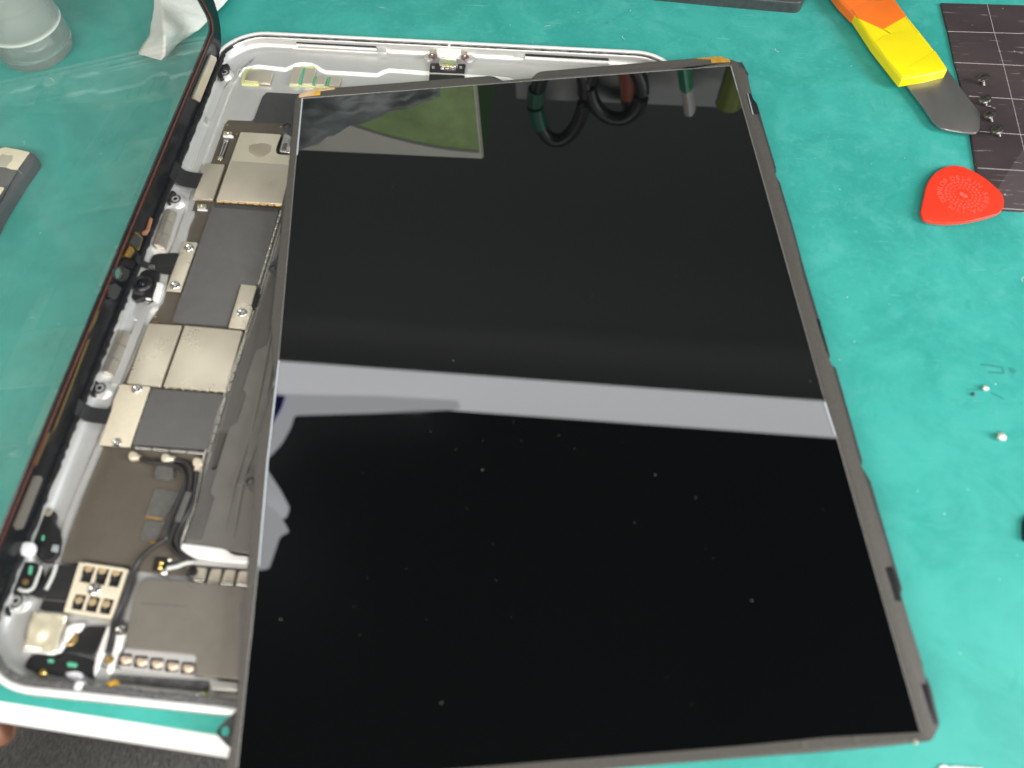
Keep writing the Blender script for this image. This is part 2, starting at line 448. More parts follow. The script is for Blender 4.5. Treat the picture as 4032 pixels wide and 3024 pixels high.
# white rounded front edge of the table
V=[];F=[];prof=[(5,-2.0),(0.5,-2.0),(-1.6,-2.2),(-3.2,-2.9),(-4.3,-4.0),(-4.7,-5.4),(-4.2,-6.8),(-2.6,-7.6),(3,-8.1)]
for x in (-500,900):
    for dy, z in prof: V.append(Vector((x, -1.37-.0418*x+dy, z)))
n=len(prof)
for i in range(n-1): F.append((i,i+1,n+i+1,n+i))
F.append(tuple(range(n))); F.append(tuple(range(2*n-1,n-1,-1)))
# mat
def mat_edge(x): return -1.37 - x*.0418
mp = [Vector((-500,mat_edge(-500),0)),Vector((900,mat_edge(900),0)),Vector((900,900,0)),Vector((-500,900,0))]
repair_mat = slab('mat', mp, 2.0, tealm, None, 0, .5)
tag(repair_mat, kind='structure')
edge = link('table_edge', V, F, white_lam, None, True); tag(edge, kind='structure')

# cloth far below the table edge
V=[];F=[];nx,ny=60,24
for j in range(ny+1):
    for i in range(nx+1):
        x=-260+i*12; y=-260+j*11
        V.append(Vector((x,y,-55+6*math.sin(x*.02+y*.03)+5*math.sin(x*.05-y*.04)-.06*abs(y+60))))
for j in range(ny):
    for i in range(nx):
        a=j*(nx+1)+i; F.append((a,a+1,a+nx+2,a+nx+1))
lap = link('lap_cloth', V, F, cloth, None, 'all')
tag(lap, 'charcoal woven cloth hanging in shade below the white table edge', 'cloth')

# fingertip under the table edge at lower left
ft = tube('finger', [U('Q',-260,1120,-17),U('Q',-120,1090,-16),U('Q',-20,1060,-15.5),U('Q',50,1035,-15),U('Q',110,1010,-15)], lambda t: max(.3,5.8*math.sqrt(max(0,1-max(0,(t-.55)/.45)**2)))*.8, skin, None, seg=12)
tag(ft, 'brown fingertip holding the white table edge at the lower left', 'finger')

# ================================================================== TABLET HOUSING
WX, LY, RC = 179.5, 247.7, 18.0
case = thing('tablet_housing', 'open silver tablet housing with exposed circuit boards and batteries lying on the teal mat', 'tablet', (90,124,0))
NR = 10
def ringpts(i, z, r=None):
    return [Vector((x,y,z)) for x,y in rrect(i,i,WX-i,LY-i,max(RC-i,1.5) if r is None else r, NR)]
rings = [ringpts(2.2,.03),ringpts(.8,.25),ringpts(.15,1.0),ringpts(0,2),ringpts(0,6.3),ringpts(.12,6.75),ringpts(.45,7.0),ringpts(1.6,7.0),ringpts(1.75,6.9),
         ringpts(1.8,6.35),ringpts(2.8,6.3),ringpts(2.95,6.15),ringpts(3.1,5.2),ringpts(3.3,4.3),ringpts(3.9,3.4),ringpts(4.6,2.7),ringpts(6.2,2.25),ringpts(8.5,2.1,9),ringpts(8.9,1.45,8)]
N = len(rings[0]); V=[v for r_ in rings for v in r_]; F=[]
for k_ in range(len(rings)-1):
    for i in range(N):
        j=(i+1)%N; F.append((k_*N+i,k_*N+j,(k_+1)*N+j,(k_+1)*N+i))
F.append(tuple((len(rings)-1)*N+i for i in range(N))); F.append(tuple(range(N)))
shell = link('shell', V, F, alu, case, True)
# polished chamfer line on the rim
rr_ = [ringpts(-.03,6.35),ringpts(.09,6.8),ringpts(.44,7.06),ringpts(1.62,7.06),ringpts(1.72,6.9)]
V=[v for r_ in rr_ for v in r_]; F=[]
for k_ in range(len(rr_)-1):
    for i in range(N):
        j=(i+1)%N; F.append((k_*N+i,k_*N+j,(k_+1)*N+j,(k_+1)*N+i))
link('rim', V, F, rimalu, case, 'all')
# torn adhesive gasket sitting on the ledge inside the rim, uneven
def gasket(name, path, w0, w1, z, m, parent, jag=.35, hh=.25, step=.7):
    P=[]; 
    for a,b in zip(path[:-1],path[1:]):
        d=(b-a).length; n=max(1,int(d/step))
        for i in range(n): P.append(a+(b-a)*(i/n))
    P.append(path[-1]); V=[];F=[]
    for i,p in enumerate(P):
        t=(P[min(i+1,len(P)-1)]-P[max(i-1,0)]).normalized(); s=Vector((-t.y,t.x,0))
        a=w0+random.uniform(-jag,jag)*.5; b=w1+random.uniform(-jag,jag); h=hh*random.uniform(.3,1.4)
        V+=[p+s*a+Vector((0,0,z-.3)),p+s*(a+.1)+Vector((0,0,z+h*.7)),p+s*((a+b)/2)+Vector((0,0,z+h)),p+s*(b-.1)+Vector((0,0,z+h*.5)),p+s*b+Vector((0,0,z-.3))]
    for i in range(len(P)-1):
        for k in range(4): F.append((i*5+k,i*5+k+1,(i+1)*5+k+1,(i+1)*5+k))
    return link(name,V,F,m,parent,False)
rp=[Vector((x,y,0)) for x,y in rrect(1.2,1.2,WX-1.2,LY-1.2,RC-1.2,NR)]
gasket('adhesive_strip', rp[NR+1:2*NR+2]+rp[2*NR+2:3*NR+1]+[], .62, 1.3, 6.35, glue, case, .16, .2, 1.3)          # far side and far corners
gasket('adhesive_strip', rp[3*NR-NR:3*NR+1][-3:]+[Vector((1.2,18,0))], .3, 2.3, 6.35, glue, case, .3, .3, 1.5)       # left side
gasket('adhesive_strip', rp[3*NR+3:4*NR+4]+[Vector((WX-18,1.2,0))], .7, 2.5, 6.32, mat('grey_torn_adhesive',(.10,.10,.10),.45,0,noise=.7,nscale=1.5,bump=1,bscale=2.5), case, .3, .3, 1.1)

# inner ledge: raised border inside the walls, traced along its stepped edge
far_edge=[(190,690),(212,640),(260,618),(390,592),(640,622),(690,600),(740,577),(800,570),(880,577),(930,598),(970,628),(1010,645),(1480,672),(1530,645),(1590,628),(1960,655)]
E1=[U('I',x,y,2.3) for x,y in far_edge]+[U('J',x,y,2.3) for x,y in ((470,388),(740,405),(820,415),(880,440),(1100,470),(1500,520))]
E0=[Vector((p.x,LY-6.5,2.3)) for p in E1]
E0[0]=Vector((11,232,2.3)); E0[1]=Vector((12,236,2.3)); E0[2]=Vector((15,239.5,2.3)); E0[3]=Vector((21,241.2,2.3))
ribbon('ledge', E0, E1, .9, alu, case, 1)
# bright bevel at its foot
def bevelstrip(path, w, z0, z1, m, name='ledge_bevel'):
    V=[];F=[]
    for i,p in enumerate(path):
        t=(path[min(i+1,len(path)-1)]-path[max(i-1,0)]).normalized(); s=Vector((t.y,-t.x,0))
        V+=[Vector((p.x,p.y,z0)),Vector((p.x,p.y,0))+s*w+Vector((0,0,z1))]
    for i in range(len(path)-1): F.append((2*i,2*i+1,2*i+3,2*i+2))
    return link(name,V,F,m,case,'all')
bevelstrip(E1,1.3,2.35,1.40,rimalu)
lp=[('A',1560,400),('A',1500,432),('A',1465,500),('A',1395,545),('A',1355,600),('A',1300,740),('A',1262,850),('A',1190,1030)]
L1=[U(k,x,y,2.3) for k,x,y in lp]
L0=[Vector((6.5,p.y,2.3)) for p in L1]; L0[0]=Vector((14,238.6,2.3)); L0[1]=Vector((10.5,236,2.3)); L0[2]=Vector((8.5,232.5,2.3))
ribbon('ledge', L1, L0, .9, alu, case, 1)
# left channel floor steps beside the board
lq=[('G',1215,110),('G',1205,180),('G',1140,320),('G',1080,560),('G',990,720)]
L1=[U(k,x,y,2.6) for k,x,y in lq]; ribbon('ledge',[Vector((p.x+3.2,p.y,2.6)) for p in L1],L1,1.2,alu,case,2)
lq=[('D',905,160),('D',878,290),('D',845,375),('D',770,420),('D',735,480),('D',640,720),('D',525,1000)]
L1=[U(k,x,y,2.8) for k,x,y in lq]; L2=[U(k,x-60,y-8,2.8) for k,x,y in lq]
ribbon('ledge',L1,L2,1.5,alu,case,3)
lq=[('E',805,115),('E',700,360),('E',600,600),('E',530,800),('E',458,1035)]
L1=[U(k,x,y,2.9) for k,x,y in lq]; L2=[U(k,x-42,y-4,2.9) for k,x,y in lq]
ribbon('ledge',L1,L2,1.5,alu,case,3)
lq=[('E',640,0),('E',560,180),('E',480,370),('E',400,560)]
tube('rib',[U(k,x,y,2.5) for k,x,y in lq],.45,alu,case,seg=8)
tube('rib',[U('A',x,y,2.2) for x,y in ((1300,740),(1262,850),(1215,990),(1190,1050))],.35,alu,case,seg=8)
sl('fin','A',[(1262,695),(1300,745),(1290,770),(1250,745)],3.4,1.4,alu,case,.2)
sl('pocket','D',[(600,390),(700,360),(760,400),(740,470),(640,520),(590,450)],2.6,.8,alu,case,1.5,.4)

# wall openings of the far end: louvred speaker slots
def slot(k, dark, ridge, lower, cover):
    o=sl('speaker_slot',k,dark,5.1,.5,blackp,case,.1,.05)
    for o_, pts, z, m in (('slot_ridge',ridge,4.9,rimalu),('slot_lip',lower,4.2,greyp)):
        slab(o_,UP(k,pts,z),.6,m,o,.05,.08)
    return o
slot('I',[(722,362),(1465,405),(1470,436),(740,394)],[(735,397),(1472,438),(1475,452),(738,411)],[(760,412),(1465,452),(1480,470),(750,430)],None)
slot('J',[(938,214),(1600,252),(1602,278),(945,240)],[(938,241),(1604,280),(1606,294),(938,255)],[(930,257),(1600,295),(1602,306),(925,268)],None)
sl('wall_panel','I',[(1475,400),(1552,408),(1562,482),(1485,478)],4.6,.8,alu,case,.2,.1)
sl('wall_panel','I',[(700,428),(1500,474),(1500,482),(700,437)],3.7,.5,rimalu,case,.05,.05)
sl('wall_panel','J',[(850,208),(935,213),(935,250),(852,246)],4.6,.8,alu,case,.2,.1)

# charging port at the middle of the far end
port=sl('port_shell','J',[(262,248),(398,256),(402,312),(380,330),(270,322),(255,300)],4.6,1.6,silver,case,.8,.3)
sl('port_tongue','J',[(292,236),(385,240),(388,262),(290,256)],4.9,.4,nickel2,port,.2,.08)
sl('port_label','J',[(290,296),(372,302),(370,316),(288,308)],4.75,.1,gold,port,.1,.03)
sl('port_bracket','J',[(232,150),(430,160),(432,215),(425,238),(240,228),(236,200)],5.6,1.8,rimalu,case,.8,.3)
for pts in ([(192,148),(236,150),(232,215),(222,246),(188,250),(180,220)],[(432,160),(482,164),(484,240),(470,262),(440,250),(430,220)]):
    sl('bracket_arm','J',pts,5.3,1.5,silver,case,.8,.3)
for x,y in ((205,240),(465,250)):
    lathe('port_screw',U('J',x,y,5.3),[(1.5,-.3),(1.5,.1),(1.1,.35),(.5,.35),(.3,.1),(.01,.1)],mat('copper_tinted_screw',(.45,.30,.30),.3,.9) if x==205 else MATS['copper_tinted_screw'],case,seg=14)
    lathe('screw_pad',U('J',x+(-28 if x==205 else 28),y+8,4.6),[(1.9,-.8),(1.9,.1),(1.5,.25),(.01,.25)],alu,case,seg=16)
pf=sl('port_board','J',[(190,296),(262,298),(262,328),(405,338),(412,302),(470,306),(458,378),(180,366)],3.4,.6,blackp,case,.5,.1)
for x in (213,432):
    for dx in (-5,6): sl('pin_mark','J',[(x+dx-3,322),(x+dx+2,322),(x+dx+2,342),(x+dx-3,341)],3.5,.08,linew,pf,0,0)
for x in (285,322,364):
    sl('port_solder','J',[(x-14,334),(x+12,336),(x+11,346),(x-13,344)],3.7,.4,silver,case,.2,.1)
sl('port_flex','J',[(182,370),(460,382),(459,390),(181,378)],3.0,.3,linew,case,0,.03)
sl('port_flex','J',[(182,385),(460,396),(470,470),(176,470)],2.7,.4,blackp,case,.2,.05)
sl('rim_notch','J',[(333,122),(350,123),(347,166),(330,165)],7.12,.5,rimalu,case,.1,.05)

# green-edged spring blocks on the housing floor
def block(k, top, z, n='spring_pad', m=nickel):
    return sl(n,k,top,z,.9,m,case,.35,.12)
sl('pad_glue','I',[(262,628),(300,618),(420,640),(400,762),(385,780),(235,775),(228,755)],1.9,.5,limegl,case,.6,.2)
block('I',[(295,640),(523,650),(493,762),(400,757),(390,745),(258,738)],2.9)
sl('pad_glue','I',[(672,752),(1125,785),(1120,802),(668,780)],1.95,.5,limegl,case,.4,.15)
sl('pad_glue','I',[(700,612),(900,605),(920,622),(705,628)],1.8,.4,limegl,case,.4,.15)
block('I',[(708,615),(798,618),(752,768),(670,760)],2.9); block('I',[(820,622),(918,626),(880,768),(788,768)],2.9)
block('I',[(932,690),(1022,694),(1000,778),(905,772)],2.9); block('I',[(1055,698),(1150,704),(1125,790),(1035,782)],2.9)
for x,y0,y1 in ((798,622,770),(905,700,772),(1030,705,782)):
    sl('solder_bar','I',[(x+3,y0),(x+30,y0),(x-12 if x==798 else x+6,y1),(x-40 if x==798 else x-20,y1)],2.5,.5,green,case,.2,.1)

# ---- logic board
board=slab('logic_board',[U(*a,1.9) for a in (('B',550,778),('B',720,785),('B',745,760),('B',800,605),('B',830,576),('B',1120,592),('B',1150,800),('C',1470,560),('C',1240,1330),
   ('D',1340,1060),('D',1150,1700),('E',1420,860),('E',1500,1010),('E',1620,1150),('E',1330,1135),('E',1060,1100),('E',900,1085),('E',465,1035),
   ('E',805,118),('D',500,1100),('D',600,900),('D',745,540),('D',830,420),('D',880,285),('C',500,900),('C',640,440),('B',425,1090),('B',525,810))],.6,pcb,case,.5,.1)
slab('black_film',[U(*a,2.0) for a in (('B',735,775),('B',800,605),('B',832,580),('B',1120,595),('B',1120,805),('B',735,802))],.1,filmdk,board,.8,.03)
big=sl('shield','B',[(640,865),(932,882),(905,1005),(925,1020),(1040,1038),(1010,1290),(945,1390),(462,1362)],3.3,.9,nickel2,board,.3)
sl('shield_foil','B',[(575,1074),(1035,1108),(1010,1290),(944,1388),(466,1360)],3.38,.08,nickel,big,.2,.04)
sl('stain','B',[(700,960),(800,945),(865,960),(860,1010),(800,1050),(760,1050),(700,1010)],3.32,.02,mat('faint_oil_stain',(.66,.57,.43),.3,.8),big,1,.01)
fence('B',(466,1369),(945,1398),3.1,9,board,.5,.8,.2,mat('gold_tinned_clip',(.78,.62,.36),.3,.9),'shield_clip')
sh2=sl('shield','B',[(385,1093),(522,1100),(435,1358),(290,1350)],3.4,.9,nickel,board,.3)
f1=sl('graphite_film','C',[(800,480),(1425,522),(1215,1240),(1060,1228),(940,1618),(420,1582)],2.75,.6,film,board,.6,.08)
sl('film_tab','C',[(815,478),(1405,520),(1420,540),(1405,558),(815,512),(802,495)],2.85,.08,filmdk,f1,.8,.03)
fence('C',(1437,540),(1225,1240),2.75,11,board,.7,.9,.16)
tube('tray_wall',[U('C',1462,600,2.6),U('C',1350,960,2.6),U('C',1240,1325,2.6)],.38,silver,board,seg=8,n=2)
tube('tray_wall',[U('D',1560,440,2.6),U('D',1345,1060,2.6),U('D',1180,1560,2.6),U('E',1540,600,2.6),U('E',1448,860,2.6),U('E',1425,940,2.6)],.42,silver,board,seg=8,n=2)
fence('D',(1494,640),(1362,1058),3.2,6,board,.6,.8,.15)
fence('D',(1340,1100),(1210,1530),3.2,6,board,.6,.8,.12)
fence('D',(645,1488),(1180,1532),3.1,4,board,.8,.8,.05)
fence('D',(760,1040),(640,1440),2.8,7,board,.4,.7,.45)
fence('C',(655,850),(500,1295),2.8,8,board,.5,.7,.35)
fence('D',(1005,560),(850,1010),2.8,8,board,.3,.4,.6)
fence('D',(880,1030),(1320,1062),2.8,7,board,.3,.5,.7)
b1=sl('bracket','C',[(525,830),(655,840),(495,1300),(360,1290),(398,1180),(490,940),(502,905)],3.6,.5,nickel2,board,.3)
screw('C',577,888,3.75,b1); screw('C',447,1240,3.75,b1)
b2=sl('bracket','C',[(1065,1228),(1210,1245),(1155,1440),(1172,1446),(1105,1648),(945,1632)],3.6,.5,nickel2,board,.3)
screw('C',1072,1495,3.75,b2)
sl('foam_block','C',[(1225,1270),(1250,1270),(1200,1440),(1160,1440)],3.2,.8,blackp,board,.2)
sl('shield','D',[(750,533),(1005,550),(840,1018),(582,990)],3.5,.9,nickel2,board,.35)
sl('shield','D',[(1030,550),(1470,590),(1335,1055),(865,1018)],3.5,.9,nickel2,board,.35)
b3=sl('bracket','D',[(540,1000),(762,1020),(605,1482),(370,1466),(480,1160),(478,1130)],3.5,.5,creamplate,board,.3)
screw('D',660,1035,3.7,b3); screw('D',507,1450,3.7,b3,1.3)
sl('graphite_film','D',[(775,1032),(1318,1078),(1200,1500),(625,1462)],3.2,.9,film,board,.6,.1)
# little connectors and test pads
c1=sl('connector','B',[(515,858),(578,862),(575,888),(512,884)],2.9,.9,silver,board,.2); bead_at('B',547,872,2.9,.45,gold,c1,'contact_dot')
sl('connector_base','B',[(512,888),(588,892),(585,905),(512,900)],2.5,.5,whitep,c1,.1)
c2=sl('connector','B',[(518,914),(554,918),(508,1062),(470,1056)],2.6,.6,blackp,board,.2)
for a,b in (((524,935),(488,1040)),((545,938),(505,1042))): tube('pin_row',[U('B',*a,2.7),U('B',*b,2.7)],.28,silver,c2,seg=6,n=0)
for pts in ([(518,914),(554,918),(549,934),(513,930)],[(476,1040),(512,1044),(508,1060),(470,1056)]): sl('connector_end','B',pts,2.85,.5,silver,c2,.15)
bead_at('B',478,1066,2.1,.3,gold,board,'solder_dot'); bead_at('B',496,1068,2.1,.3,gold,board,'solder_dot')
lathe('through_hole',U('B',613,890,2),[(1.0,-.1),(1.0,.12),(.7,.14),(.55,-.02),(.01,-.05)],mat('hole_plating',(.16,.10,.06),.4,.5),board,seg=14)
c3=sl('connector','C',[(655,478),(740,484),(735,522),(650,516)],2.9,.9,silver,board,.3); bead_at('C',695,495,2.9,.45,gold,c3,'contact_dot')
sl('connector_base','C',[(655,526),(750,532),(745,542),(655,536)],2.5,.5,whitep,c3,.1)
for k,x,y,s in (('B',540,815,7),('B',932,828,5),('D',803,478,9)):
    sl('test_pad',k,[(x-s,y-s),(x+s,y-s),(x+s*.8,y+s),(x-s*1.2,y+s)],1.98,.05,gold,board,0,.02)
for i in range(4): sl('board_mark','C',[(245+i*13,1578),(251+i*13,1578),(250+i*13,1588),(244+i*13,1588)],1.96,.03,copper,board,0,0)
# metal tab beside the first screen ear
sl('metal_clip','H',[(395,735),(480,785),(520,800),(500,1000),(330,985),(350,905)],3.9,.9,silver,board,.6,.25)
sl('clip_window','H',[(388,872),(438,876),(418,970),(355,960)],4.0,.1,film,board,.2,.02)
tube('shield_gasket',[U('H',360,800,3.2),U('H',318,900,3.2),U('H',302,980,3.2),U('H',330,1012,3.2),U('H',460,1022,3.2)],.4,blackp,board,seg=8)

flapm = mat('dark_wrap_flap', (.085,.08,.075), .42, 0, noise=.06, nscale=.15, bump=.3, bscale=.3)
# ---- batteries (two packs)
bt=slab('battery',[U(*a,3.4) for a in (('C',1500,520),('C',1640,700),('D',1800,900),('E',2150,980),('E',1960,965),('E',1700,925),('E',1458,885),('E',1560,560),('D',1215,1590),('D',1372,1060),('D',1560,520),('C',1330,1120))],1.6,batlight,case,.8,.3)
# the stepped darker flap on the battery wrap
slab('wrap_flap',[U(*a,3.65) for a in (('D',1745,0),('D',1735,380),('D',1700,520),('D',1660,690),('D',1620,720),('D',1570,735),('D',1470,1045),('D',1500,1070),('D',1430,1290),('D',1370,1330),('D',1270,1659),('D',1230,1659),('D',1385,1080),('D',1640,300))],.25,flapm,bt,.7,.06)
slab('wrap_flap',[U(*a,3.65) for a in (('E',1720,0),('E',1800,0),('E',1655,490),('E',1695,515),('E',1590,860),('E',1475,848),('E',1565,560))],.25,flapm,bt,.7,.06)
for pts in ([('E',1975,60),('E',1900,300),('E',1860,430),('E',1780,800)],[('E',2030,120),('E',1930,400),('E',1850,850)],[('E',1870,420),('E',1905,410),('E',1960,300)],[('D',1715,500),('D',1640,900),('D',1540,1400)],[('D',1740,640),('D',1690,950),('D',1655,1100)]):
    tube('wrap_crease',[U(*a,3.35) for a in pts],lambda t: .15+.45*math.sin(math.pi*t),batlight,bt,seg=8,flat=.9)
# white curved bracket and pale bar below the battery
slab('battery_bracket',[U(*a,3.9) for a in (('E',1440,880),('E',1640,905),('E',1780,925),('E',1850,975),('E',1968,985),('E',1968,1045),('E',1700,1020),('E',1540,1000),('E',1470,960),('E',1425,920))],.9,rimalu,case,1.0,.3)
sl('grey_bar','E',[(1530,1010),(1960,1048),(1958,1082),(1525,1048)],3.2,.7,greyp,case,.3,.15)
bt2=slab('battery',[U(*a,3.9) for a in (('F',1075,238),('F',1430,262),('F',1830,300),('F',1900,400),('F',1860,1010),('F',1780,1000),('F',1450,965),('F',1475,815),('F',925,765),('F',985,420),('F',1030,280))],1.9,bat,case,1.6,.4)
slab('wrap_border',[U(*a,4.0) for a in (('F',1790,420),('F',1880,420),('F',1850,1000),('F',1775,985))],.2,batlight,bt2,.5,.06)
for pts in ([('F',1340,262),('F',1420,300),('F',1540,345)],[('F',1300,575),('F',1380,545),('F',1420,570)],[('F',1060,425),('F',1300,440),('F',1420,500)]):
    tube('wrap_crease',[U(*a,3.8) for a in pts],lambda t: .05+.2*math.sin(math.pi*t),batlight,bt2,seg=6,flat=.5)
slab('lower_foil',[U(*a,2.6) for a in (('F',830,955),('F',1560,1008),('F',1560,1120),('F',1745,1140),('F',1740,1195),('F',800,1075))],.8,mat('grey_crinkled_foil',(.17,.165,.16),.28,.7,noise=.35,nscale=.22,bump=1,bscale=.35),case,.5,.2)
sl('metal_box','F',[(1592,1000),(1780,1020),(1775,1085),(1578,1072)],4.6,2.2,mat('satin_grey_metal',(.50,.48,.45),.38,.6),case,.4,.3)

# ---- coaxial antenna cables
def cable(pts, z=2.9, r=.62, m=cablem, name='antenna_cable'):
    return tube(name,[U(k,x,y,z) for k,x,y in pts],r,m,case,seg=10)
cable([('E',1100,205),('E',1180,238),('E',1300,252),('E',1400,275),('E',1456,335),('E',1458,430),('E',1405,560),('E',1345,715),('E',1312,840),('E',1250,890),('E',1130,985),('E',1065,1075),('E',1020,1200),('E',955,1370),('E',900,1500),('F',835,660),('F',805,790)],3.3,.66)
cable([('E',1375,228),('E',1440,235),('E',1500,275),('E',1515,350),('E',1500,460),('E',1440,620),('E',1380,760),('E',1345,870),('E',1365,930),('E',1430,985),('E',1530,1020)],2.9)
cable([('E',1560,300),('E',1553,420),('E',1508,590),('E',1432,740),('E',1403,850),('E',1420,930),('E',1480,975),('E',1560,1010)],2.9)
cable([('F',1010,180),('F',960,330),('F',900,480),('F',860,640),('F',800,800)],2.7,.75)
tube('flat_cable',[U('E',x,y,2.9) for x,y in ((1325,1080),(1400,1066),(1470,1040),(1530,1032))],.62,cablew,case,seg=10,flat=.8)
for (x,y,ang,tail) in ((1058,192,0,(1112,212)),(1318,208,0,(1382,218)),(1566,240,1,(1560,310))):
    c=sl('coax_plug','E',[(x-45,y-5),(x-30,y-38),(x+5,y-38),(x+30,y-22),(x+30,y+22),(x-8,y+28),(x-38,y+28)],3.9,1.4,cream,case,.8,.35)
    tube('crimp',[U('E',x+8,y+4,3.3),U('E',*tail,3.2)],.85,cream,c,seg=10,n=0)
sl('tape','E',[(1245,252),(1372,252),(1370,368),(1340,382),(1235,372),(1222,350)],3.0,.9,tape,case,.6,.1)
sl('tape','E',[(1228,443),(1435,478),(1302,694),(1150,662)],2.2,.2,tape,case,.5,.06)
sl('tape','E',[(1155,702),(1322,702),(1245,862),(1105,852)],2.2,.2,tape,case,.8,.06)
sl('amber_edge','E',[(1158,668),(1290,690),(1288,698),(1150,676)],2.15,.1,amber,case,0,.02); sl('amber_edge','E',[(1180,872),(1250,872),(1245,886),(1200,884)],2.15,.1,amber,case,0,.02)
sl('tape','E',[(1470,470),(1520,480),(1430,720),(1380,705)],3.9,.12,tape,case,.3,.05)
gc=sl('connector','E',[(1228,990),(1345,1000),(1318,1110),(1200,1098)],2.4,.5,blackp,board,.2)
bead_at('E',1280,1040,2.5,.75,gold,gc,'contact_dot'); bead_at('E',1268,1078,2.5,.75,gold,gc,'contact_dot')
bead_at('E',1345,1015,2.2,.7,silver,board,'solder_dot'); bead_at('E',1302,1118,2.2,1.2,silver,board,'solder_dot')
# row of four pressed metal cups
sl('cup_base','W',[(230,540),(1165,605),(1135,870),(225,800)],2.6,.5,blackp,case,.2,.05)
for a in ([(290,548),(476,562),(422,800),(240,775)],[(550,572),(722,578),(664,835),(478,815)],[(775,585),(955,595),(900,845),(705,830)],[(1005,605),(1160,612),(1130,860),(945,850)]):
    c=sl('pressed_cup','W',a,3.2,1.2,nickel,case,.5,.3)
    lo=[(a[3][0],a[3][1]-45),(a[2][0],a[2][1]-45),a[2],a[3]]
    sl('cup_lip','W',lo,3.6,.6,silver,c,.3,.2)
lathe('black_cap',U('W',225,640,3.3),[(1.6,-1.2),(1.6,.1),(1.2,.4),(.01,.4)],blackp,case,seg=14)
tube('copper_wire',[U('W',160,700,3),U('W',150,620,3.4),U('W',185,550,3)],.18,copper,case,seg=6)

# ---- contact plate with six windows, gold springs behind
pl=thing
def vquad(pts,z,d,m,par,name,r=.2,bev=.15): return sl(name,'V',pts,z,d,m,par,r,bev)
def lerp2(a,b,t): return (a[0]+(b[0]-a[0])*t, a[1]+(b[1]-a[1])*t)
TL,TR,BR,BL=(650,1072),(1036,1130),(912,1518),(528,1462)
def PQ(u,v):
    a=lerp2(TL,TR,u); b=lerp2(BL,BR,u); return lerp2(a,b,v)
base=vquad([TL,TR,BR,BL],2.4,.5,blackp,case,'contact_plate')
def bar(u0,v0,u1,v1,nm='plate_bar'): return vquad([PQ(u0,v0),PQ(u1,v0),PQ(u1,v1),PQ(u0,v1)],3.6,1.0,creamplate,base,nm,.15,.12)
bar(-.02,-.02,.09,1.02); bar(.93,-.02,1.02,1.02); bar(.09,.94,.93,1.02); bar(.09,.37,.93,.62,'plate_web'); bar(.09,-.03,.93,.03)
for u in (.34,.64):
    bar(u,.03,u+.05,.37); bar(u,.62,u+.05,.94)
screw('V',768,1285,3.8,base,1.6)
for u in (.21,.50,.79):
    for v in (.14,.80):
        x,y=PQ(u,v); 
        sp=vquad([(x-38,y-42),(x+34,y-36),(x+20,y+38),(x-50,y+32)],3.1,.6,blackp,base,'contact_spring',.5,.3)
        lathe('spring_tip',U('V',x+8,y-22,3.15),[(1.1,-.2),(.9,.12),(.4,.25),(.01,.27)],mat('dull_spring_gold',(.60,.46,.28),.4,.6) if 'dull_spring_gold' not in MATS else MATS['dull_spring_gold'],sp,seg=12)
        
# ---- lower left ribbons, foil, buttons
ribbon('flex_cable',[U('V',455,1085,2.9),U('V',400,1280,3.1),U('V',350,1380,2.7),U('V',320,1450,2.9)],[U('V',640,1090,2.9),U('V',590,1280,3.1),U('V',560,1390,2.7),U('V',535,1470,2.9)],.25,flexm,case)
tube('flex_fold',[U('V',345,1365,3.0),U('V',560,1385,3.0)],.3,mat('grey_fold',(.06,.06,.06),.3),case,seg=8,n=0)
sl('flex_patch','V',[(250,1240),(360,1200),(400,1120),(470,1080),(430,1250),(350,1370),(230,1330)],3.0,.3,flexm,case,1.5,.1)
# crinkled foil: a bumpy sheet
def foil():
    q=[U('F',270,488,3.4),U('F',500,512,3.4),U('F',415,795,3.4),U('F',178,762,3.4)]
    V=[];F=[];n=14
    for j in range(n+1):
        for i in range(n+1):
            u,v=i/n,j/n; p=(q[0]*(1-u)+q[1]*u)*(1-v)+(q[3]*(1-u)+q[2]*u)*v
            z=.45*math.sin(u*3+v*3.2)+.2*math.sin(v*7-u*3)+.08*math.sin(u*11+v*6)
            V.append(p+Vector((0,0,z)))
    for j in range(n):
        for i in range(n):
            a=j*(n+1)+i; F.append((a,a+1,a+n+2,a+n+1))
    o=link('crinkled_foil',V,F,foilg,case,'all'); md=o.modifiers.new('thickness','SOLIDIFY'); md.thickness=.0004; md.offset=-1
foil()
tube('foil_hem',[U('F',185,775,2.6),U('F',300,790,2.6),U('F',400,800,2.6),U('F',450,760,2.6),U('F',510,600,2.6)],.6,alu,case,seg=8)
sl('flex_patch','F',[(640,600),(800,600),(700,820),(540,790),(490,800),(440,830),(400,860),(460,700),(560,680)],2.6,.4,blackp,case,1,.12)
lathe('brass_ring',U('F',528,690,2.9),[(1.9,-.3),(2.0,.1),(1.6,.25),(1.2,.0),(.01,-.1)],mat('dull_brass',(.45,.32,.13),.35,.8),case,seg=16)
sl('white_bracket','F',[(490,620),(530,580),(640,570),(600,640),(540,660),(500,720),(450,800),(410,800)],3.1,.5,rimalu,case,1,.2)
sl('white_bracket','F',[(800,600),(838,590),(800,760),(700,980),(690,960),(720,820)],3.0,.6,rimalu,case,.6,.2)
sl('white_bracket','F',[(880,600),(930,610),(945,680),(880,840),(820,960),(790,940),(850,760)],3.0,.8,rimalu,case,.8,.2)
screw('F',905,630,3.2,case,1.3,name='case_screw'); screw('F',820,850,2.9,case,1.1,MATS['dull_brass'],name='case_screw')
sl('rim_boss','F',[(570,1005),(625,1010),(600,1080),(545,1072)],6.9,1.8,rimalu,case,.5,.2)
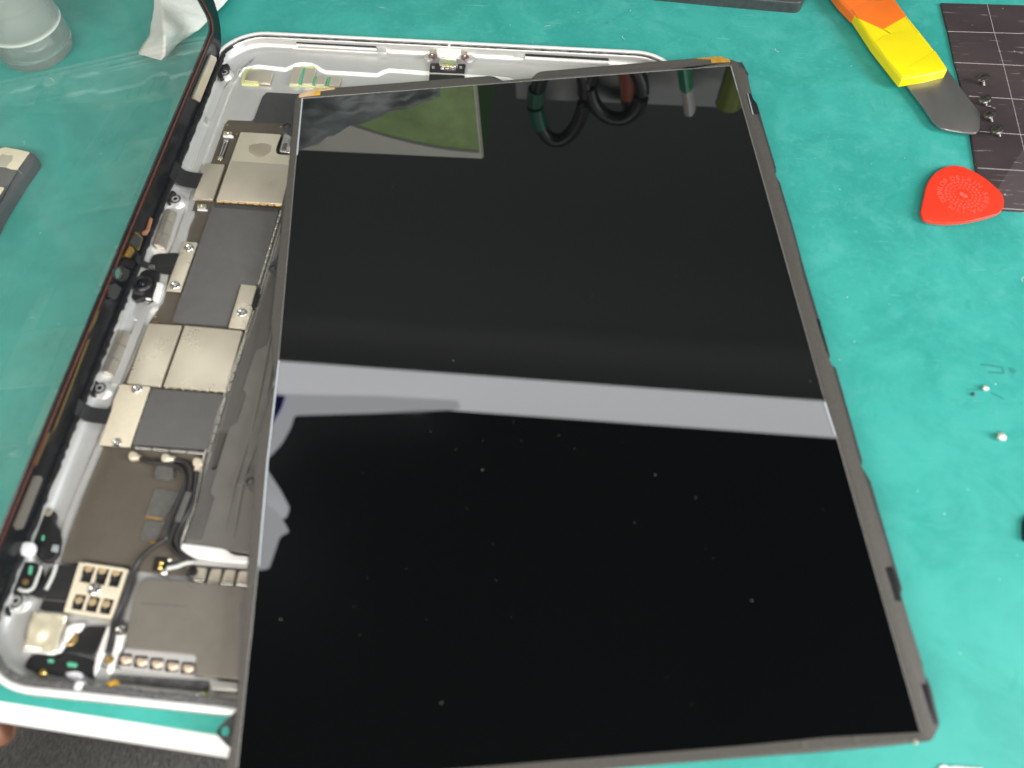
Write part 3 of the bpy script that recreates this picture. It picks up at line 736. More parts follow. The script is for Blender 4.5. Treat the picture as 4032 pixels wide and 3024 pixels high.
blk=sl('button_bracket','F',[(215,820),(300,805),(420,835),(520,800),(690,840),(700,1000),(640,970),(560,935),(440,975),(190,915),(180,890)],3.4,1.6,blackp,case,1.4,.4)
sl('green_component','F',[(500,862),(575,870),(572,905),(495,900)],3.9,.6,green,blk,.8,.3)
sl('green_component','F',[(355,840),(400,845),(396,872),(352,868)],3.8,.5,green,blk,.8,.2)
sl('white_button','F',[(480,945),(560,930),(615,950),(605,990),(550,1005),(500,990)],3.8,1.0,whitep,case,1.4,.4)
bead_at('F',325,950,3.2,1.1,gold,case,'gold_contact'); bead_at('F',845,1050,4.2,1.7,mat('amber_bead',(.70,.40,.05),.15),case,'amber_bead')
sl('yellow_lug','F',[(1455,1120),(1490,1085),(1545,1090),(1552,1145),(1500,1150),(1448,1160)],3.6,1.2,mat('yellow_green_glue',(.52,.5,.06),.2,noise=.3,nscale=1),case,1,.3)
lathe('lug_ring',U('F',1498,1135,3.7),[(1.3,-.3),(1.3,.2),(.8,.3),(.6,0),(.01,0)],silver,case,seg=12)
sl('tape_sliver','Q',[(330,440),(1000,520),(1210,580),(1180,610),(960,580),(380,520)],5.4,.2,mat('pale_yellow_tape',(.70,.68,.50),.3,0,noise=.3,nscale=1),case,.3,.05)  # tape sliver coloured pale yellow for the glints under the rim
sl('film_edge','F',[(1060,424),(1400,452),(1398,458),(1058,430)],4.0,.12,batlight,case,0,.02)
# tray with five gold pads
tr=sl('contact_tray','F',[(930,760),(1475,815),(1440,970),(890,915)],3.5,1.2,greyp,case,.5,.2)
for i in range(5):
    x=935+i*117; y=842+i*16
    p=sl('tray_cell','F',[(x-44,y-42),(x+54,y-36),(x+40,y+55),(x-58,y+48)],3.62,.2,flexm,tr,.3,.05)
    sl('spring_leaf','F',[(x-30,y-30),(x+46,y-18),(x+40,y+22),(x+12,y+40),(x-28,y+36),(x-44,y+5)],4.3,.7,mat('peach_gold',(.86,.68,.52),.38,.55) if i==0 else MATS['peach_gold'],p,1.2,.6)

# ---- screw posts along the left wall, each with black foam pad
def post(k,x,y,fx,r=1.9):
    c=U(k,x,y,4.0)
    o=lathe('screw_post',c,[(r*2.1,-2.2),(r*1.6,-1.7),(r*1.3,-.5),(r*1.22,-.05),(r*1.1,.05),(r*.98,-.02),(.01,-.02)],alu,case,seg=28)
    lathe('post_ring',c,[(r*.98,-.1),(r*.98,.03),(r*.8,.05),(r*.72,.0),(.01,0)],mat('dark_post_ring',(.12,.12,.12),.4,.6) if 'dark_post_ring' not in MATS else MATS['dark_post_ring'],o,seg=24)
    lathe('post_bush',c,[(r*.68,-.1),(r*.66,.16),(r*.5,.2),(r*.4,.1),(.01,.08)],alu,o,seg=20)
    lathe('post_hole',c,[(r*.38,-.1),(r*.36,.12),(r*.2,.14),(.01,.13)],blackp,o,seg=16)
    sl('foam_pad',k,fx,4.9,1.2,foam,o,.5,.3)
post('B',523,432,[(475,400),(490,378),(545,365),(560,385),(558,402),(520,405),(498,430),(515,470),(488,485),(472,440)])
post('C',452,434,[(350,400),(362,365),(430,352),(462,378),(420,395),(395,430),(402,470),(380,478),(356,430)])
post('D',376,1030,[(278,1010),(290,970),(330,955),(365,985),(330,1000),(315,1040),(345,1090),(300,1090)])
post('V',130,1380,[(5,1400),(30,1340),(80,1350),(50,1400),(75,1480),(65,1510),(35,1470)])
# magnets: segmented bars with two faces showing
def magnet(P0,P1,w,h,n):
    d=(P1-P0)/n; s=Vector((d.y,-d.x,0)).normalized()
    m0=None
    par=box('magnet',P0-s*w,(P1-P0)*.001+Vector((.01,.01,0)),s*.01,Vector((0,0,.01)),magm,case,0)
    prof=[(0,-h),(-.2,0),(w*.55,0),(w,-h*.55),(w,-h)]
    for i in range(n):
        a=P0+d*i+d*.02; b=P0+d*(i+1)-d*.02; V=[]
        for p in (a,b):
            for q,z in prof: V.append(p+s*q+Vector((0,0,z)))
        m=len(prof); F=[(k,(k+1)%m,m+(k+1)%m,m+k) for k in range(m)]+[tuple(range(m)),tuple(range(2*m-1,m-1,-1))]
        link('magnet_segment',V,F,magm,par,True)
magnet(U('G',770,600,5.2),U('G',945,80,5.2),2.6,2.8,3)
magnet(U('D',405,905,5.0),U('D',545,580,5.0),2.2,2.8,3)

# ---- front camera module
cm=sl('camera_module','G',[(540,1010),(650,960),(830,1000),(790,1200),(720,1400),(620,1370),(480,1420),(400,1330),(395,1230),(470,1080)],4.2,1.8,blackp,case,.6,.25)
lathe('lens_barrel',U('G',575,1150,6.0),[(3.2,-3),(3.2,-.6),(2.7,0),(2.2,.15),(1.9,-.1),(1.3,-.15),(.01,.1)],blackp,cm,seg=24)
lathe('lens',U('G',565,1155,6.25),[(1.25,-.25),(1.1,-.02),(.6,.12),(.01,.16)],lensm,cm,seg=18)
box('camera_bracket',U('G',480,1345,3.2),Vector((3.4,-.5,0)),Vector((.3,2.0,0)),Vector((0,0,1.8)),mat('dark_satin_steel',(.16,.16,.17),.35,.7),cm,.3)
sl('camera_shield','G',[(800,1140),(885,1160),(800,1425),(735,1400)],3.9,1.2,rimalu,cm,.3,.15)
sl('camera_foot','G',[(640,1370),(715,1375),(710,1400),(635,1395)],4.3,.5,rimalu,cm,.2,.1)
# ---- flex ribbons from the glass to the board
ribbon('flex_cable',[U('A',1085,985,7.6),U('A',1115,1025,6.6),U('A',1160,1062,4.6),U('A',1262,1080,3.6)],[U('A',1030,1070,7.8),U('A',1075,1120,6.6),U('A',1130,1155,4.6),U('A',1222,1172,3.6)],.2,flexm,case)
ribbon('flex_cable',[U('G',505,690,7.8),U('G',560,770,7.0),U('G',620,830,5.4),U('G',700,868,4.4),U('G',850,895,3.6),U('G',1060,925,3.5)],[U('G',470,800,7.8),U('G',520,870,7.0),U('G',600,920,5.4),U('G',690,952,4.4),U('G',830,1000,3.6),U('G',1010,1035,3.5)],.2,flexm,case)
sl('flex_patch','G',[(705,860),(720,795),(760,745),(840,728),(1120,722),(1060,912),(940,912),(850,905)],3.7,.4,flexm,case,1,.1)
for i in range(4):
    for j in range(3): 
        if (i,j)!=(2,1): sl('chip','G',[(682+i*24-j*2,893+j*22),(698+i*24-j*2,895+j*22),(696+i*24-j*2,908+j*22),(680+i*24-j*2,906+j*22)],4.6,.35,silver,case,0,.05)
ribbon('flex_cable',[U('D',215,1100,7.8),U('D',240,1130,7.0),U('D',330,1178,4.8),U('D',478,1192,3.4)],[U('D',150,1190,7.8),U('D',190,1235,6.8),U('D',290,1288,4.8),U('D',432,1308,3.4)],.2,flexm,case)
sl('residue','D',[(470,380),(540,350),(560,400),(540,520),(470,610),(420,620),(410,520)],6.45,.4,foil_w,case,.5,.1)

# side buttons of the lower left corner
sw=sl('switch_frame','V',[(250,730),(330,640),(380,615),(435,640),(445,680),(425,720),(450,770),(490,860),(470,1000),(420,1060),(330,1060),(290,1010),(220,830)],4.4,2.2,blackp,case,1.2,.4)
lathe('switch_pin',U('V',393,655,4.6),[(1.2,-.5),(1.1,.2),(.5,.35),(.01,.35)],nickel,sw,seg=12)
sl('switch_flex','V',[(430,920),(480,925),(470,985),(415,975)],4.7,.3,mat('pale_flex',(.30,.34,.34),.4),sw,.3,.06)
sl('green_component','V',[(345,840),(365,845),(355,890),(335,885)],4.6,.2,green,sw,.5,.05)
sw2=sl('switch_frame','V',[(130,1060),(290,1060),(330,1120),(300,1240),(230,1330),(90,1330),(80,1200)],4.6,2.4,blackp,case,1.2,.4)
sl('green_component','V',[(238,1090),(268,1095),(250,1168),(225,1160)],4.9,.4,green,sw2,.6,.12)
lathe('switch_pin',U('V',205,1225,4.8),[(.9,-.3),(.8,.2),(.01,.3)],MATS['dull_brass'],sw2,seg=10)
tube('switch_spring',[U('V',155,1285,4.6),U('V',210,1300,4.6),U('V',270,1275,4.4),U('V',310,1180,4.2),U('V',335,1100,4.0)],.5,cablew,sw2,seg=8)
tube('bent_clip',[U('V',460,1090,3.6),U('V',430,1180,3.6),U('V',375,1290,3.6)],.55,cablew,case,seg=8)
sl('button_cap','V',[(175,905),(215,895),(270,900),(285,935),(270,990),(215,1020),(165,1005),(160,970)],6.8,1.4,whitep,case,1.5,.4)

# ================================================================== TOUCH GLASS standing behind the left edge
tilt=math.radians(-8)
GX,GZ=2.0,6.3
GY=.3
gl=thing('touch_glass','clear touch glass with black border standing upright along the left edge of the silver housing','glass panel',(GX,124,GZ))
def D3(y,s,o=0): # y along the housing, s up the glass, o towards the housing
    return Vector((GX+s*math.sin(tilt)+o*math.cos(tilt), y+GY, GZ+s*math.cos(tilt)-o*math.sin(tilt)))
def ringmesh(name,o0,i0,ro,ri,t0,t1,m,smooth=True):
    a=rrect(o0,o0,LY-o0,WX-o0,ro,10); b=rrect(i0,i0,LY-i0,WX-i0,ri,10); n=len(a)
    V=[D3(y,s,t1) for y,s in a]+[D3(y,s,t1) for y,s in b]+[D3(y,s,t0) for y,s in a]+[D3(y,s,t0) for y,s in b]; F=[]
    for i in range(n):
        j=(i+1)%n
        F+=[(i,j,n+j,n+i),(2*n+i,2*n+j,3*n+j,3*n+i),(i,j,2*n+j,2*n+i),(n+i,n+j,3*n+j,3*n+i)]
    return link(name,V,F,m,gl,smooth)
# pane
a=rrect(.3,.3,LY-.3,WX-.3,17.7,10); n=len(a)
V=[D3(y,s,0) for y,s in a]; F=[tuple(range(n))]
link('pane',V,F,panem,gl)
bord=ringmesh('border',0,9.0,18,5,-.75,.25,bezelm)
adl=ringmesh('adhesive_line',7.75,8.45,5.6,4.8,.2,.6,brown)
igk=ringmesh('inner_gasket',6.7,7.2,7,6.5,0,.4,blackp)
def glassbar(name,k,pts,off,m,depth=.8):
    """traced on the plane of the glass, standing off towards the housing"""
    nrm=Vector((math.cos(tilt),0,-math.sin(tilt))); c=D3(0,0,off); out=[]
    for x,y in pts:
        d=ray(k,x,y); out.append(CAM+d*((c-CAM).dot(nrm)/d.dot(nrm)))
    n=len(out); V=out+[p-nrm*depth for p in out]
    F=[tuple(range(n)),tuple(range(2*n-1,n-1,-1))]+[(i,(i+1)%n,n+(i+1)%n,n+i) for i in range(n)]
    return link(name,V,F,m,gl)
glassbar('magnet_bar','B',[(428,305),(465,325),(468,345),(345,650),(305,625),(300,610)],1.2,MATS['nickel_shield'],.9)
glassbar('slot_bar','B',[(412,315),(424,310),(300,605),(290,600)],.7,mat('dark_groove',(.10,.11,.11),.3),.4)
glassbar('magnet_bar','V',[(295,360),(335,360),(350,385),(190,790),(150,800),(128,765)],1.3,bat,.9)
glassbar('gold_trace','V',[(395,10),(410,10),(300,280),(285,270)],.8,mat('dull_gold_trace',(.20,.15,.06),.35,.6),.3)
glassbar('gold_trace','D',[(285,660),(302,655),(40,1330),(10,1380)],.8,MATS['dull_gold_trace'],.3)
glassbar('gold_trace','D',[(362,430),(372,440),(345,520),(300,600),(290,600)],.8,MATS['dull_gold_trace'],.3)
glassbar('copper_foil','G',[(715,205),(745,230),(700,400),(650,470),(605,465),(610,410),(660,380)],1.0,copper,.5)
glassbar('gold_frame','G',[(485,415),(530,430),(600,515),(545,685),(525,680),(405,570),(410,545)],.7,gold,.4)
glassbar('sensor','G',[(492,440),(528,448),(590,520),(538,665),(420,565),(425,545)],.95,mat('slate_sensor',(.035,.04,.043),.35),.5)
glassbar('gold_block','G',[(405,628),(440,635),(480,680),(475,710),(420,795),(350,775),(345,755)],1.6,gold,1.2)
cring=glassbar('camera_ring','G',[(225,920),(290,905),(350,940),(410,970),(395,1060),(350,1120),(290,1140),(200,1090),(160,1050),(175,960)],.9,mat('grey_black_ring',(.035,.035,.036),.35),.6)
glassbar('bracket_arm','G',[(130,1190),(200,1160),(290,1235),(235,1350),(215,1390),(170,1400),(110,1350)],1.4,MATS['grey_black_ring'],.9)
glassbar('bracket_arm','G',[(280,850),(350,810),(470,840),(500,880),(440,960),(380,930),(300,905)],1.2,blackp,.8)
# the camera hole: the mat shows through it
hc=[];
for i in range(20):
    t=2*math.pi*i/20; hc.append((262+62*math.cos(t)*1.0-6*math.sin(t),1016+86*math.sin(t)))
glassbar('camera_window','G',hc,.0,panem,0.02)
def drill(objs,k,pts):
    nrm=Vector((math.cos(tilt),0,-math.sin(tilt))); V=[]
    for off in (5,-4):
        c=D3(0,0,off)
        for x,y in pts:
            c0=D3(0,0,.8); d=ray(k,x,y); p=CAM+d*((c0-CAM).dot(nrm)/d.dot(nrm)); V.append(p+nrm*(off-.8))
    n=len(pts); F=[tuple(range(n)),tuple(range(2*n-1,n-1,-1))]+[(i,(i+1)%n,n+(i+1)%n,n+i) for i in range(n)]
    cut=link('cutter',V,F,blackp,gl)
    for o in objs:
        o.data=o.data.copy(); md=o.modifiers.new('hole','BOOLEAN'); md.operation='DIFFERENCE'; md.object=cut; md.solver='EXACT'
    bpy.context.view_layer.update(); dg=bpy.context.evaluated_depsgraph_get()
    for o in objs:
        me=bpy.data.meshes.new_from_object(o.evaluated_get(dg)); o.modifiers.clear(); o.data=me
    bpy.data.objects.remove(cut)
drill([bord,cring,adl,igk],'G',[(262+70*math.cos(2*math.pi*i/24)-8*math.sin(2*math.pi*i/24),1016+90*math.sin(2*math.pi*i/24)) for i in range(24)])

# ================================================================== SCREEN PANEL
scr=thing('screen_panel','black mirror-like display panel with brown taped frame lying askew across the open housing','display panel',(137,111,7.4))
def ls(name,pts,h,depth,m,parent=scr,r=.3,bev=.12):
    P=[UL(k,x,y,h) for k,x,y in pts]
    return slab(name,P,depth,m,parent,r,bev)
LSx=lambda pts:[('X',x,y) for x,y in pts]
right_out=[('R',1520,592),('R',1562,500),('R',1560,470),('R',1500,215),('R',1465,130),('M',830,1659),('M',828,1640),('M',742,1345),('M',728,1305),('M',735,1290),('M',728,1262),
 ('M',612,870),('M',598,848),('M',582,822),('M',578,812),('M',582,795),('M',480,437),('M',462,427),('M',453,408),('M',458,392),('M',455,380),('M',357,52),('L',770,1659),
 ('L',642,1225),('L',615,1185),('L',598,1155),('L',608,1135),('L',605,1085),('L',500,735),('L',430,490),('L',412,468),('L',393,455),('L',375,395),('L',345,245),('L',350,210),('L',330,185),('L',305,130),('L',285,100),('L',262,108),('K',1175,575)]
left_out=[('B',1042,612),('B',1035,700),('H',505,650),('H',470,960),('H',430,1400),('X',1108,811),('X',1100,960),('X',1066,1260),('D',1712,1000),('E',2035,60),('E',2005,500),('E',1968,980),('E',1945,1250),('P',1665,0),('P',1610,400),('P',1570,900),('P',1430,1580)]
base_pts=[('X',872,3160)]+[('R',-2100,930)][:0]+[('X',2500,3018),('R',0,752),('R',600,708),('R',1220,652),('R',1500,618)]+right_out+[('K',835,562),('J',1260,352),('J',1100,372),('J',1060,365),('J',1030,380),('J',990,420),('J',960,437),('J',760,440),('J',690,418),('J',655,398),('H',1060,150),('H',1000,172),('H',790,195),('H',620,268)]+left_out
frame=ls('back_frame',base_pts,-.25,1.9,lframe,r=.25,bev=.1)
gin=[(1188,387),(2878,259),(3624,2881),(927,3093)]
G=[UL('X',x,y,0) for x,y in gin]
cn=(G[0]+G[1]+G[2]+G[3])/4
screen=slab('screen_glass',[p+(p-cn).normalized()*.4 for p in G],.5,screenm,scr,0,.05,False)
# tape strips on the four borders
ls('frame_tape',[('H',540,285),('H',555,262),('H',618,285),('H',622,300),('H',555,1000),('H',520,1400),('X',1143,850),('X',1094,1424),('X',1052,1806),('X',1019,2174),('X',992,2500),('P',1760,0),('P',1600,1563),('X',920,3160),('X',880,3100),('P',1432,1570),('P',1570,900),('P',1610,400),('P',1665,0),('E',1945,1250),('E',1968,980),('E',2005,500),('E',2035,60),('D',1718,1000),('X',1068,1260),('X',1102,960),('H',425,1400),('H',475,960),('H',510,650)],.12,.45,ltape,r=.2)
ls('frame_tape',[('H',620,300),('H',1659,213),('J',0,517),('J',800,445),('J',2211,345),('K',600,668),('K',1175,622),('K',1172,600),('K',985,600),('K',980,572),('K',835,575),('K',835,562),('K',0,632),('J',1100,360),('J',1060,365),('J',1030,382),('J',990,420),('J',760,438),('J',700,422),('J',650,400),('H',1060,148),('H',1050,170),('H',870,190),('H',860,245),('H',620,270)],.1,.45,ltape,r=.15)
ls('frame_tape',[('K',1172,578),('K',1245,600),('L',270,180),('L',300,165),('L',340,230),('L',370,390),('L',325,398),('L',380,590),('L',430,595),('L',490,760),('L',590,1100),('L',615,1200),('L',745,1640),('M',337,0),('M',350,70),('M',446,385),('M',470,440),('M',572,800),('M',600,880),('M',690,1165),('M',718,1290),('M',735,1345),('M',820,1640),('R',1420,0),('R',1455,140),('R',1545,490),('R',1525,545),('R',1505,605),('R',1420,590),('X',3624,2881),('X',3430,2192),('X',3244,1550),('X',3060,902),('X',2905,356),('X',2878,259)],.14,.45,ltape,r=.15)
ls('frame_tape',[('X',925,3096),('R',0,660),('R',700,590),('R',1420,552),('R',1510,600),('R',1220,652),('R',0,752),('X',2500,3018),('X',880,3162)],.12,.45,ltape,r=.15)
# recessed dark pads on the right border
ls('slot','L'and[('L',322,400),('L',372,392),('L',392,450),('L',412,470),('L',430,500),('L',455,590),('L',385,592)],-.1,.3,blackp,r=.1)
ls('slot_wire',[('L',338,400),('L',345,400),('L',396,590),('L',388,590)],.02,.15,edgeg,r=0,bev=.02)
ls('slot',[('M',668,1205),('M',695,1198),('M',725,1270),('M',735,1335),('M',708,1335),('M',690,1270)],.2,.3,blackp,r=.2)
ls('slot',[('R',1415,175),('R',1470,180),('R',1558,480),('R',1520,500)],.2,.3,blackp,r=.2)
ls('slot',[('M',408,248),('M',418,248),('M',450,380),('M',440,380)],.1,.3,blackp,r=.1)
# light edges of the glass
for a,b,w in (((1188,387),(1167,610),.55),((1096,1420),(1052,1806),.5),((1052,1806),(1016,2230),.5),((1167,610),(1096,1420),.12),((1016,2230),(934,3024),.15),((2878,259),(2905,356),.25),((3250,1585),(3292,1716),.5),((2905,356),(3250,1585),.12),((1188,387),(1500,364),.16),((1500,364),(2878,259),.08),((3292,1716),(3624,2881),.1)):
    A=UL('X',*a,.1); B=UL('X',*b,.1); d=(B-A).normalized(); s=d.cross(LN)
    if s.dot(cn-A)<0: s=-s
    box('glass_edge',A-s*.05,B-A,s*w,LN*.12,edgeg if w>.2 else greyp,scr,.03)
# amber tapes at the two far corners
ls('amber_tape',[('H',580,258),('H',600,232),('H',760,175),('H',1060,148),('H',1050,168),('H',870,192),('H',862,240),('H',590,275)],.2,.3,amber2,r=.1,bev=.05)
ls('amber_tape',[('H',790,196),('H',872,190),('H',862,246),('H',780,252)],.26,.08,mat('orange_polyimide',(.80,.44,.03),.25,.2),r=.05,bev=.02)
ls('amber_tape',[('K',835,562),('K',1080,545),('K',1168,578),('K',1170,598),('K',985,604),('K',978,572)],.22,.3,amber,r=.1,bev=.05)
# screw ears with eyelets
def ear(tri,k,x,y,r,z=None):
    e=ls('mounting_ear',tri,-1.2,.5,lframe,r=.8,bev=.1)
    c=UL(k,x,y,-1.15)
    lathe('eyelet',c,[(r*1.25,-.3),(r*1.25,.1),(r,.25),(r*.75,.1),(r*.7,-.3)],blackp if z is None else z,e,seg=20)
    return e
def eyelet(c,r,m,parent):
    n=22;V=[];F=[];prof=[(1.3,-.35),(1.3,.05),(1.15,.18),(.95,.1),(.88,-.35)]
    for a,h in prof:
        for i in range(n):
            t=2*math.pi*i/n; V.append(c+Vector((a*r*math.cos(t),a*r*math.sin(t),h)))
    for k in range(len(prof)):
        for i in range(n):
            j=(i+1)%n; k2=(k+1)%len(prof); F.append((k*n+i,k*n+j,k2*n+j,k2*n+i))
    return link('eyelet',V,F,m,parent,True)
def ear2(tri,hole,r,m=None,steps=20):
    """flat ear with a real hole: outline joined to a ring of points round the hole"""
    k,x,y=hole; c=UL(k,x,y,-1.1); P=[UL(a,b,d,-1.1) for a,b,d in tri]
    if area2(P)<0: P.reverse()
    P=filletpoly(P,1.0); N=72; out=[]; inn=[]
    # cast rays from the hole centre to the outline
    for i in range(N):
        t=2*math.pi*i/N; d=Vector((math.cos(t),math.sin(t),0)); best=None
        for j in range(len(P)):
            a=P[j-1]-c; b=P[j]-c; e=b-a; den=d.x*e.y-d.y*e.x
            if abs(den)<1e-9: continue
            s=(a.x*e.y-a.y*e.x)/den; u=(a.x*d.y-a.y*d.x)/den
            if s>0 and -1e-6<=u<=1+1e-6 and (best is None or s>best): best=s
        best=max(best or r*1.4, r*1.05); out.append(c+d*best); inn.append(c+d*r)
    dz=Vector((0,0,.5)); V=out+inn+[p-dz for p in out]+[p-dz for p in inn]; F=[]
    for i in range(N):
        j=(i+1)%N; F+=[(i,j,N+j,N+i),(2*N+i,2*N+j,3*N+j,3*N+i),(i,j,2*N+j,2*N+i),(N+i,N+j,3*N+j,3*N+i)]
    e=link('mounting_ear',V,F,m or lframe,scr,True)
    eyelet(c,r,blackp,e); return e
ear2([('H',540,500),('H',430,580),('H',365,650),('H',378,705),('H',490,790),('H',540,800)],('H',430,648),1.0)
ear2([('C',1440,950),('C',1350,1025),('C',1312,1075),('C',1325,1110),('C',1408,1190),('C',1450,1200)],('C',1362,1075),.8)
ear2([('E',2060,290),('E',1960,330),('E',1925,385),('E',1940,430),('E',2040,520),('E',2060,520)],('E',1982,392),.95,ltape)
ear2([('P',1640,640),('P',1560,760),('P',1400,900),('P',1300,1010),('P',1305,1080),('P',1470,1260),('P',1560,1280)],('P',1420,1030),1.2)
ls('frame_clip',[('J',655,398),('J',700,405),('J',770,440),('J',690,440)],-.6,.4,lframe,r=.2)
# dust specks on the glass
V=[];F=[]
specks=[('X',1738,2768),('X',1695,1697),('X',1900,1735),('X',2200,1714),('X',2500,2058),('X',3240,2005),('X',2664,1088),('X',2050,577),('X',1750,672),('X',2300,789),('X',1785,1420),('X',3016,1710),('X',2330,1165),('X',3190,1500),('X',2960,2365),('X',1105,2438),('X',1545,737),('X',2960,750),('X',1430,1862),('X',1900,1850),('X',2740,1960),('X',2800,1200),('X',2580,1870)]
def chip(c,r):
    b=len(V)
    for i in range(5):
        t=2*math.pi*i/5+random.random(); V.append(c+Vector((r*math.cos(t)*random.uniform(.6,1.2),r*math.sin(t)*random.uniform(.6,1.2),0)))
    V.append(c+Vector((0,0,r*.7)))
    for i in range(5): F.append((b+i,b+(i+1)%5,b+5))
for q in specks: chip(UL(*q,.02),random.choice((.12,.16,.24)))
for i in range(60): chip(UL('X',random.uniform(1250,3000),random.uniform(420,2850),.02),random.uniform(.04,.12))
d=link('dust_specks',V,F,dust2,scr); d['kind']='stuff'
for k,x,y,r in (('R',520,640,.9),('R',918,605,.8),('R',1375,628,.6)): 
    lathe('frame_rivet',UL(k,x,y,.12),[(r,0),(r*.9,.2),(r*.6,.25),(.01,.15)],ltape if r>.7 else nickel,scr,seg=12)

# ================================================================== THINGS ON THE MAT
# magnetic screw sheet with printed cells
mgs=slab('magnetic_sheet',[U('S',1168,18,.9),U('S',1195,130,.9),U('S',1215,205,.9),U('S',1258,408,.9),U('S',1290,520,.9),U('S',1350,800,.9),U('S',1395,1095,.9),U('S',1452,1362,.9),U('S',2300,1410,.9),U('S',2300,50,.9)],.85,magsheet,None,.1,.15)
mo=thing('magnet_mat','dark brown magnetic screw mat ruled with white lines at the upper right','magnetic mat',tuple(OFF[mgs.name]))
off0=OFF[mgs.name]; mgs.parent=mo; mgs.location=(0,0,0); mgs.name='sheet'; OFF['sheet']=off0; OFF[mgs.name]=off0
def mline(a,b,w=.28):
    A=U('S',*a,.93); B=U('S',*b,.93); d=(B-A).normalized(); s=Vector((-d.y,d.x,0))*w/2
    link('printed_line',[A-s,B-s,B+s,A+s],[(0,1,2,3)],linew,mo)
for a,b in (((1215,205),(2300,236)),((1258,408),(2300,455)),((1352,628),(2300,686)),((1420,858),(2300,925)),((1408,1097),(2300,1150)),((1570,1362),(2300,1405))): mline(a,b)
for a,b in (((1470,20),(1515,200)),((1515,200),(1580,430)),((1580,430),(1632,640)),((1632,640),(1690,880)),((1690,880),(1745,1115)),((1745,1115),(1800,1370))):
    mline(a,b,.16)
# four standing screws
sg='small dark screws standing on the magnetic mat'
for i,((hx,hy),(tx,ty),lab) in enumerate((((1443,498),(1446,555),'small dark screw standing on the mat, farthest of the four, alone in its cell'),
      ((1455,640),(1458,688),'small dark screw standing on a white line, second of four, just right of the blade'),
      ((1484,738),(1498,792),'small dark screw standing beside a bright scrap, third of the four'),
      ((1532,840),(1548,888),'small dark screw standing nearest to the red pick'))):
    base_=U('S',tx,ty,.95)
    # head lies along the ray of (hx,hy) at its own height
    hd=U('S',hx,hy,4.6); ax=(hd-base_)
    s=thing('screw',lab,'screw',tuple(base_),sg)
    L=ax.length
    lathe('shank',base_,[(.55,0),(.8,.25),(.62,.55),(.82,.85),(.62,1.15),(.82,1.45),(.62,1.75),(.8,2.05),(.75,L*.75)],darkscrew,s,axis=ax,seg=14)
    lathe('head',base_+ax.normalized()*(L*.72),[(.8,0),(2.05,.25),(2.15,.6),(1.8,1.0),(1.1,1.25),(.7,1.25),(.6,.8),(.01,.8)],darkscrew,s,axis=ax,seg=20)
tg=thing('metal_scrap','tiny bright curled metal scrap between the second and third screw','scrap',tuple(U('S',1492,702,.95)))
tube('curl',[U('S',1468,695,1.2),U('S',1485,693,1.8),U('S',1505,700,1.6),U('S',1522,706,1.1)],.28,steel,tg,seg=6)

# spatula
sp=thing('spatula','flat steel prying spatula with orange and yellow taped handle pointing to the screws','spatula',tuple(U('S',1050,400,0)))
bl=sl('blade','S',[(890,490),(1180,420),(1215,455),(1330,612),(1400,702),(1428,745),(1425,842),(1398,870),(1350,870),(1172,838),(1118,792),(1050,690),(915,515)],2.6,.7,blade,sp,.8,.2)
tube('ground_edge',[U('S',1118,792,2.3),U('S',1172,836,2.3),U('S',1260,858,2.3),U('S',1350,869,2.3),U('S',1396,869,2.3)],.22,bladeedge,bl,seg=6,n=3)
tube('ground_edge',[U('S',920,520,2.3),U('S',1050,692,2.3),U('S',1118,792,2.3)],.14,bladeedge,bl,seg=6,n=2)
sl('handle_core','S',[(560,0),(850,0),(1195,448),(920,505)],4.6,1.9,mat('pale_core',(.6,.55,.52),.6),sp,.3)
sl('orange_tape','S',[(380,-180),(740,-190),(870,0),(935,85),(602,92),(512,0)],6.2,3.9,orange,sp,.3,1.2)
sl('orange_tape','S',[(588,62),(700,0),(868,0),(944,104),(792,190),(622,112)],6.34,.3,orange,sp,.15,.08)
sl('yellow_tape','S',[(590,66),(890,30),(1035,205),(1130,325),(1216,455),(1080,490),(915,514),(735,285)],6.14,3.8,yellow,sp,.5,1.0)
sl('yellow_tape','S',[(736,275),(800,228),(900,204),(1020,216),(1120,330),(1205,448),(1070,472),(915,498),(800,364)],6.32,.3,yellow,sp,.4,.2)
sl('tape_fold','S',[(950,440),(1130,330),(1212,452),(1070,478)],6.42,.15,yellow,sp,.3,.08)

# red pick
pk_pts=[(1270,1079),(1330,1092),(1425,1140),(1500,1196),(1562,1256),(1583,1320),(1560,1380),(1480,1415),(1350,1445),(1200,1457),(1080,1442),(1045,1408),(1041,1370),(1060,1280),(1080,1200),(1130,1130),(1205,1086)]
pk=thing('plectrum','red rounded triangular plastic pick with embossed lettering at the corner of the magnetic mat','pick',tuple(U('S',1310,1290,1)))
body=slab('body',catmull(UP('S',pk_pts+[pk_pts[0]],2.1),4)[:-1],1.0,red,pk,0,.35)
pc=U('S',1312,1272,2.1)
def glyphs(txt,R0,a0,a1,size,parent,name):
    V=[];F=[]
    for i,ch in enumerate(txt):
        if ch==' ': continue
        t=math.radians(a0+(a1-a0)*i/max(1,len(txt)-1))
        cu=bpy.data.curves.new('t','FONT'); cu.body=ch; cu.size=size; cu.extrude=.06; cu.align_x='CENTER'; cu.align_y='CENTER'
        o=bpy.data.objects.new('t',cu); COL.objects.link(o)
        dg=bpy.context.evaluated_depsgraph_get(); me=bpy.data.meshes.new_from_object(o.evaluated_get(dg))
        rm=Matrix.Rotation(t-math.pi/2,3,'Z'); b=len(V)
        for v in me.vertices: V.append(pc+Vector((R0*math.cos(t),R0*math.sin(t),.05))+rm@v.co)
        for p in me.polygons: F.append(tuple(b+q for q in p.vertices))
        bpy.data.objects.remove(o); bpy.data.curves.remove(cu)
    return link(name,V,F,redtxt,parent)
glyphs('DELRIN 500',7.6,108,-20,2.7,body,'lettering')
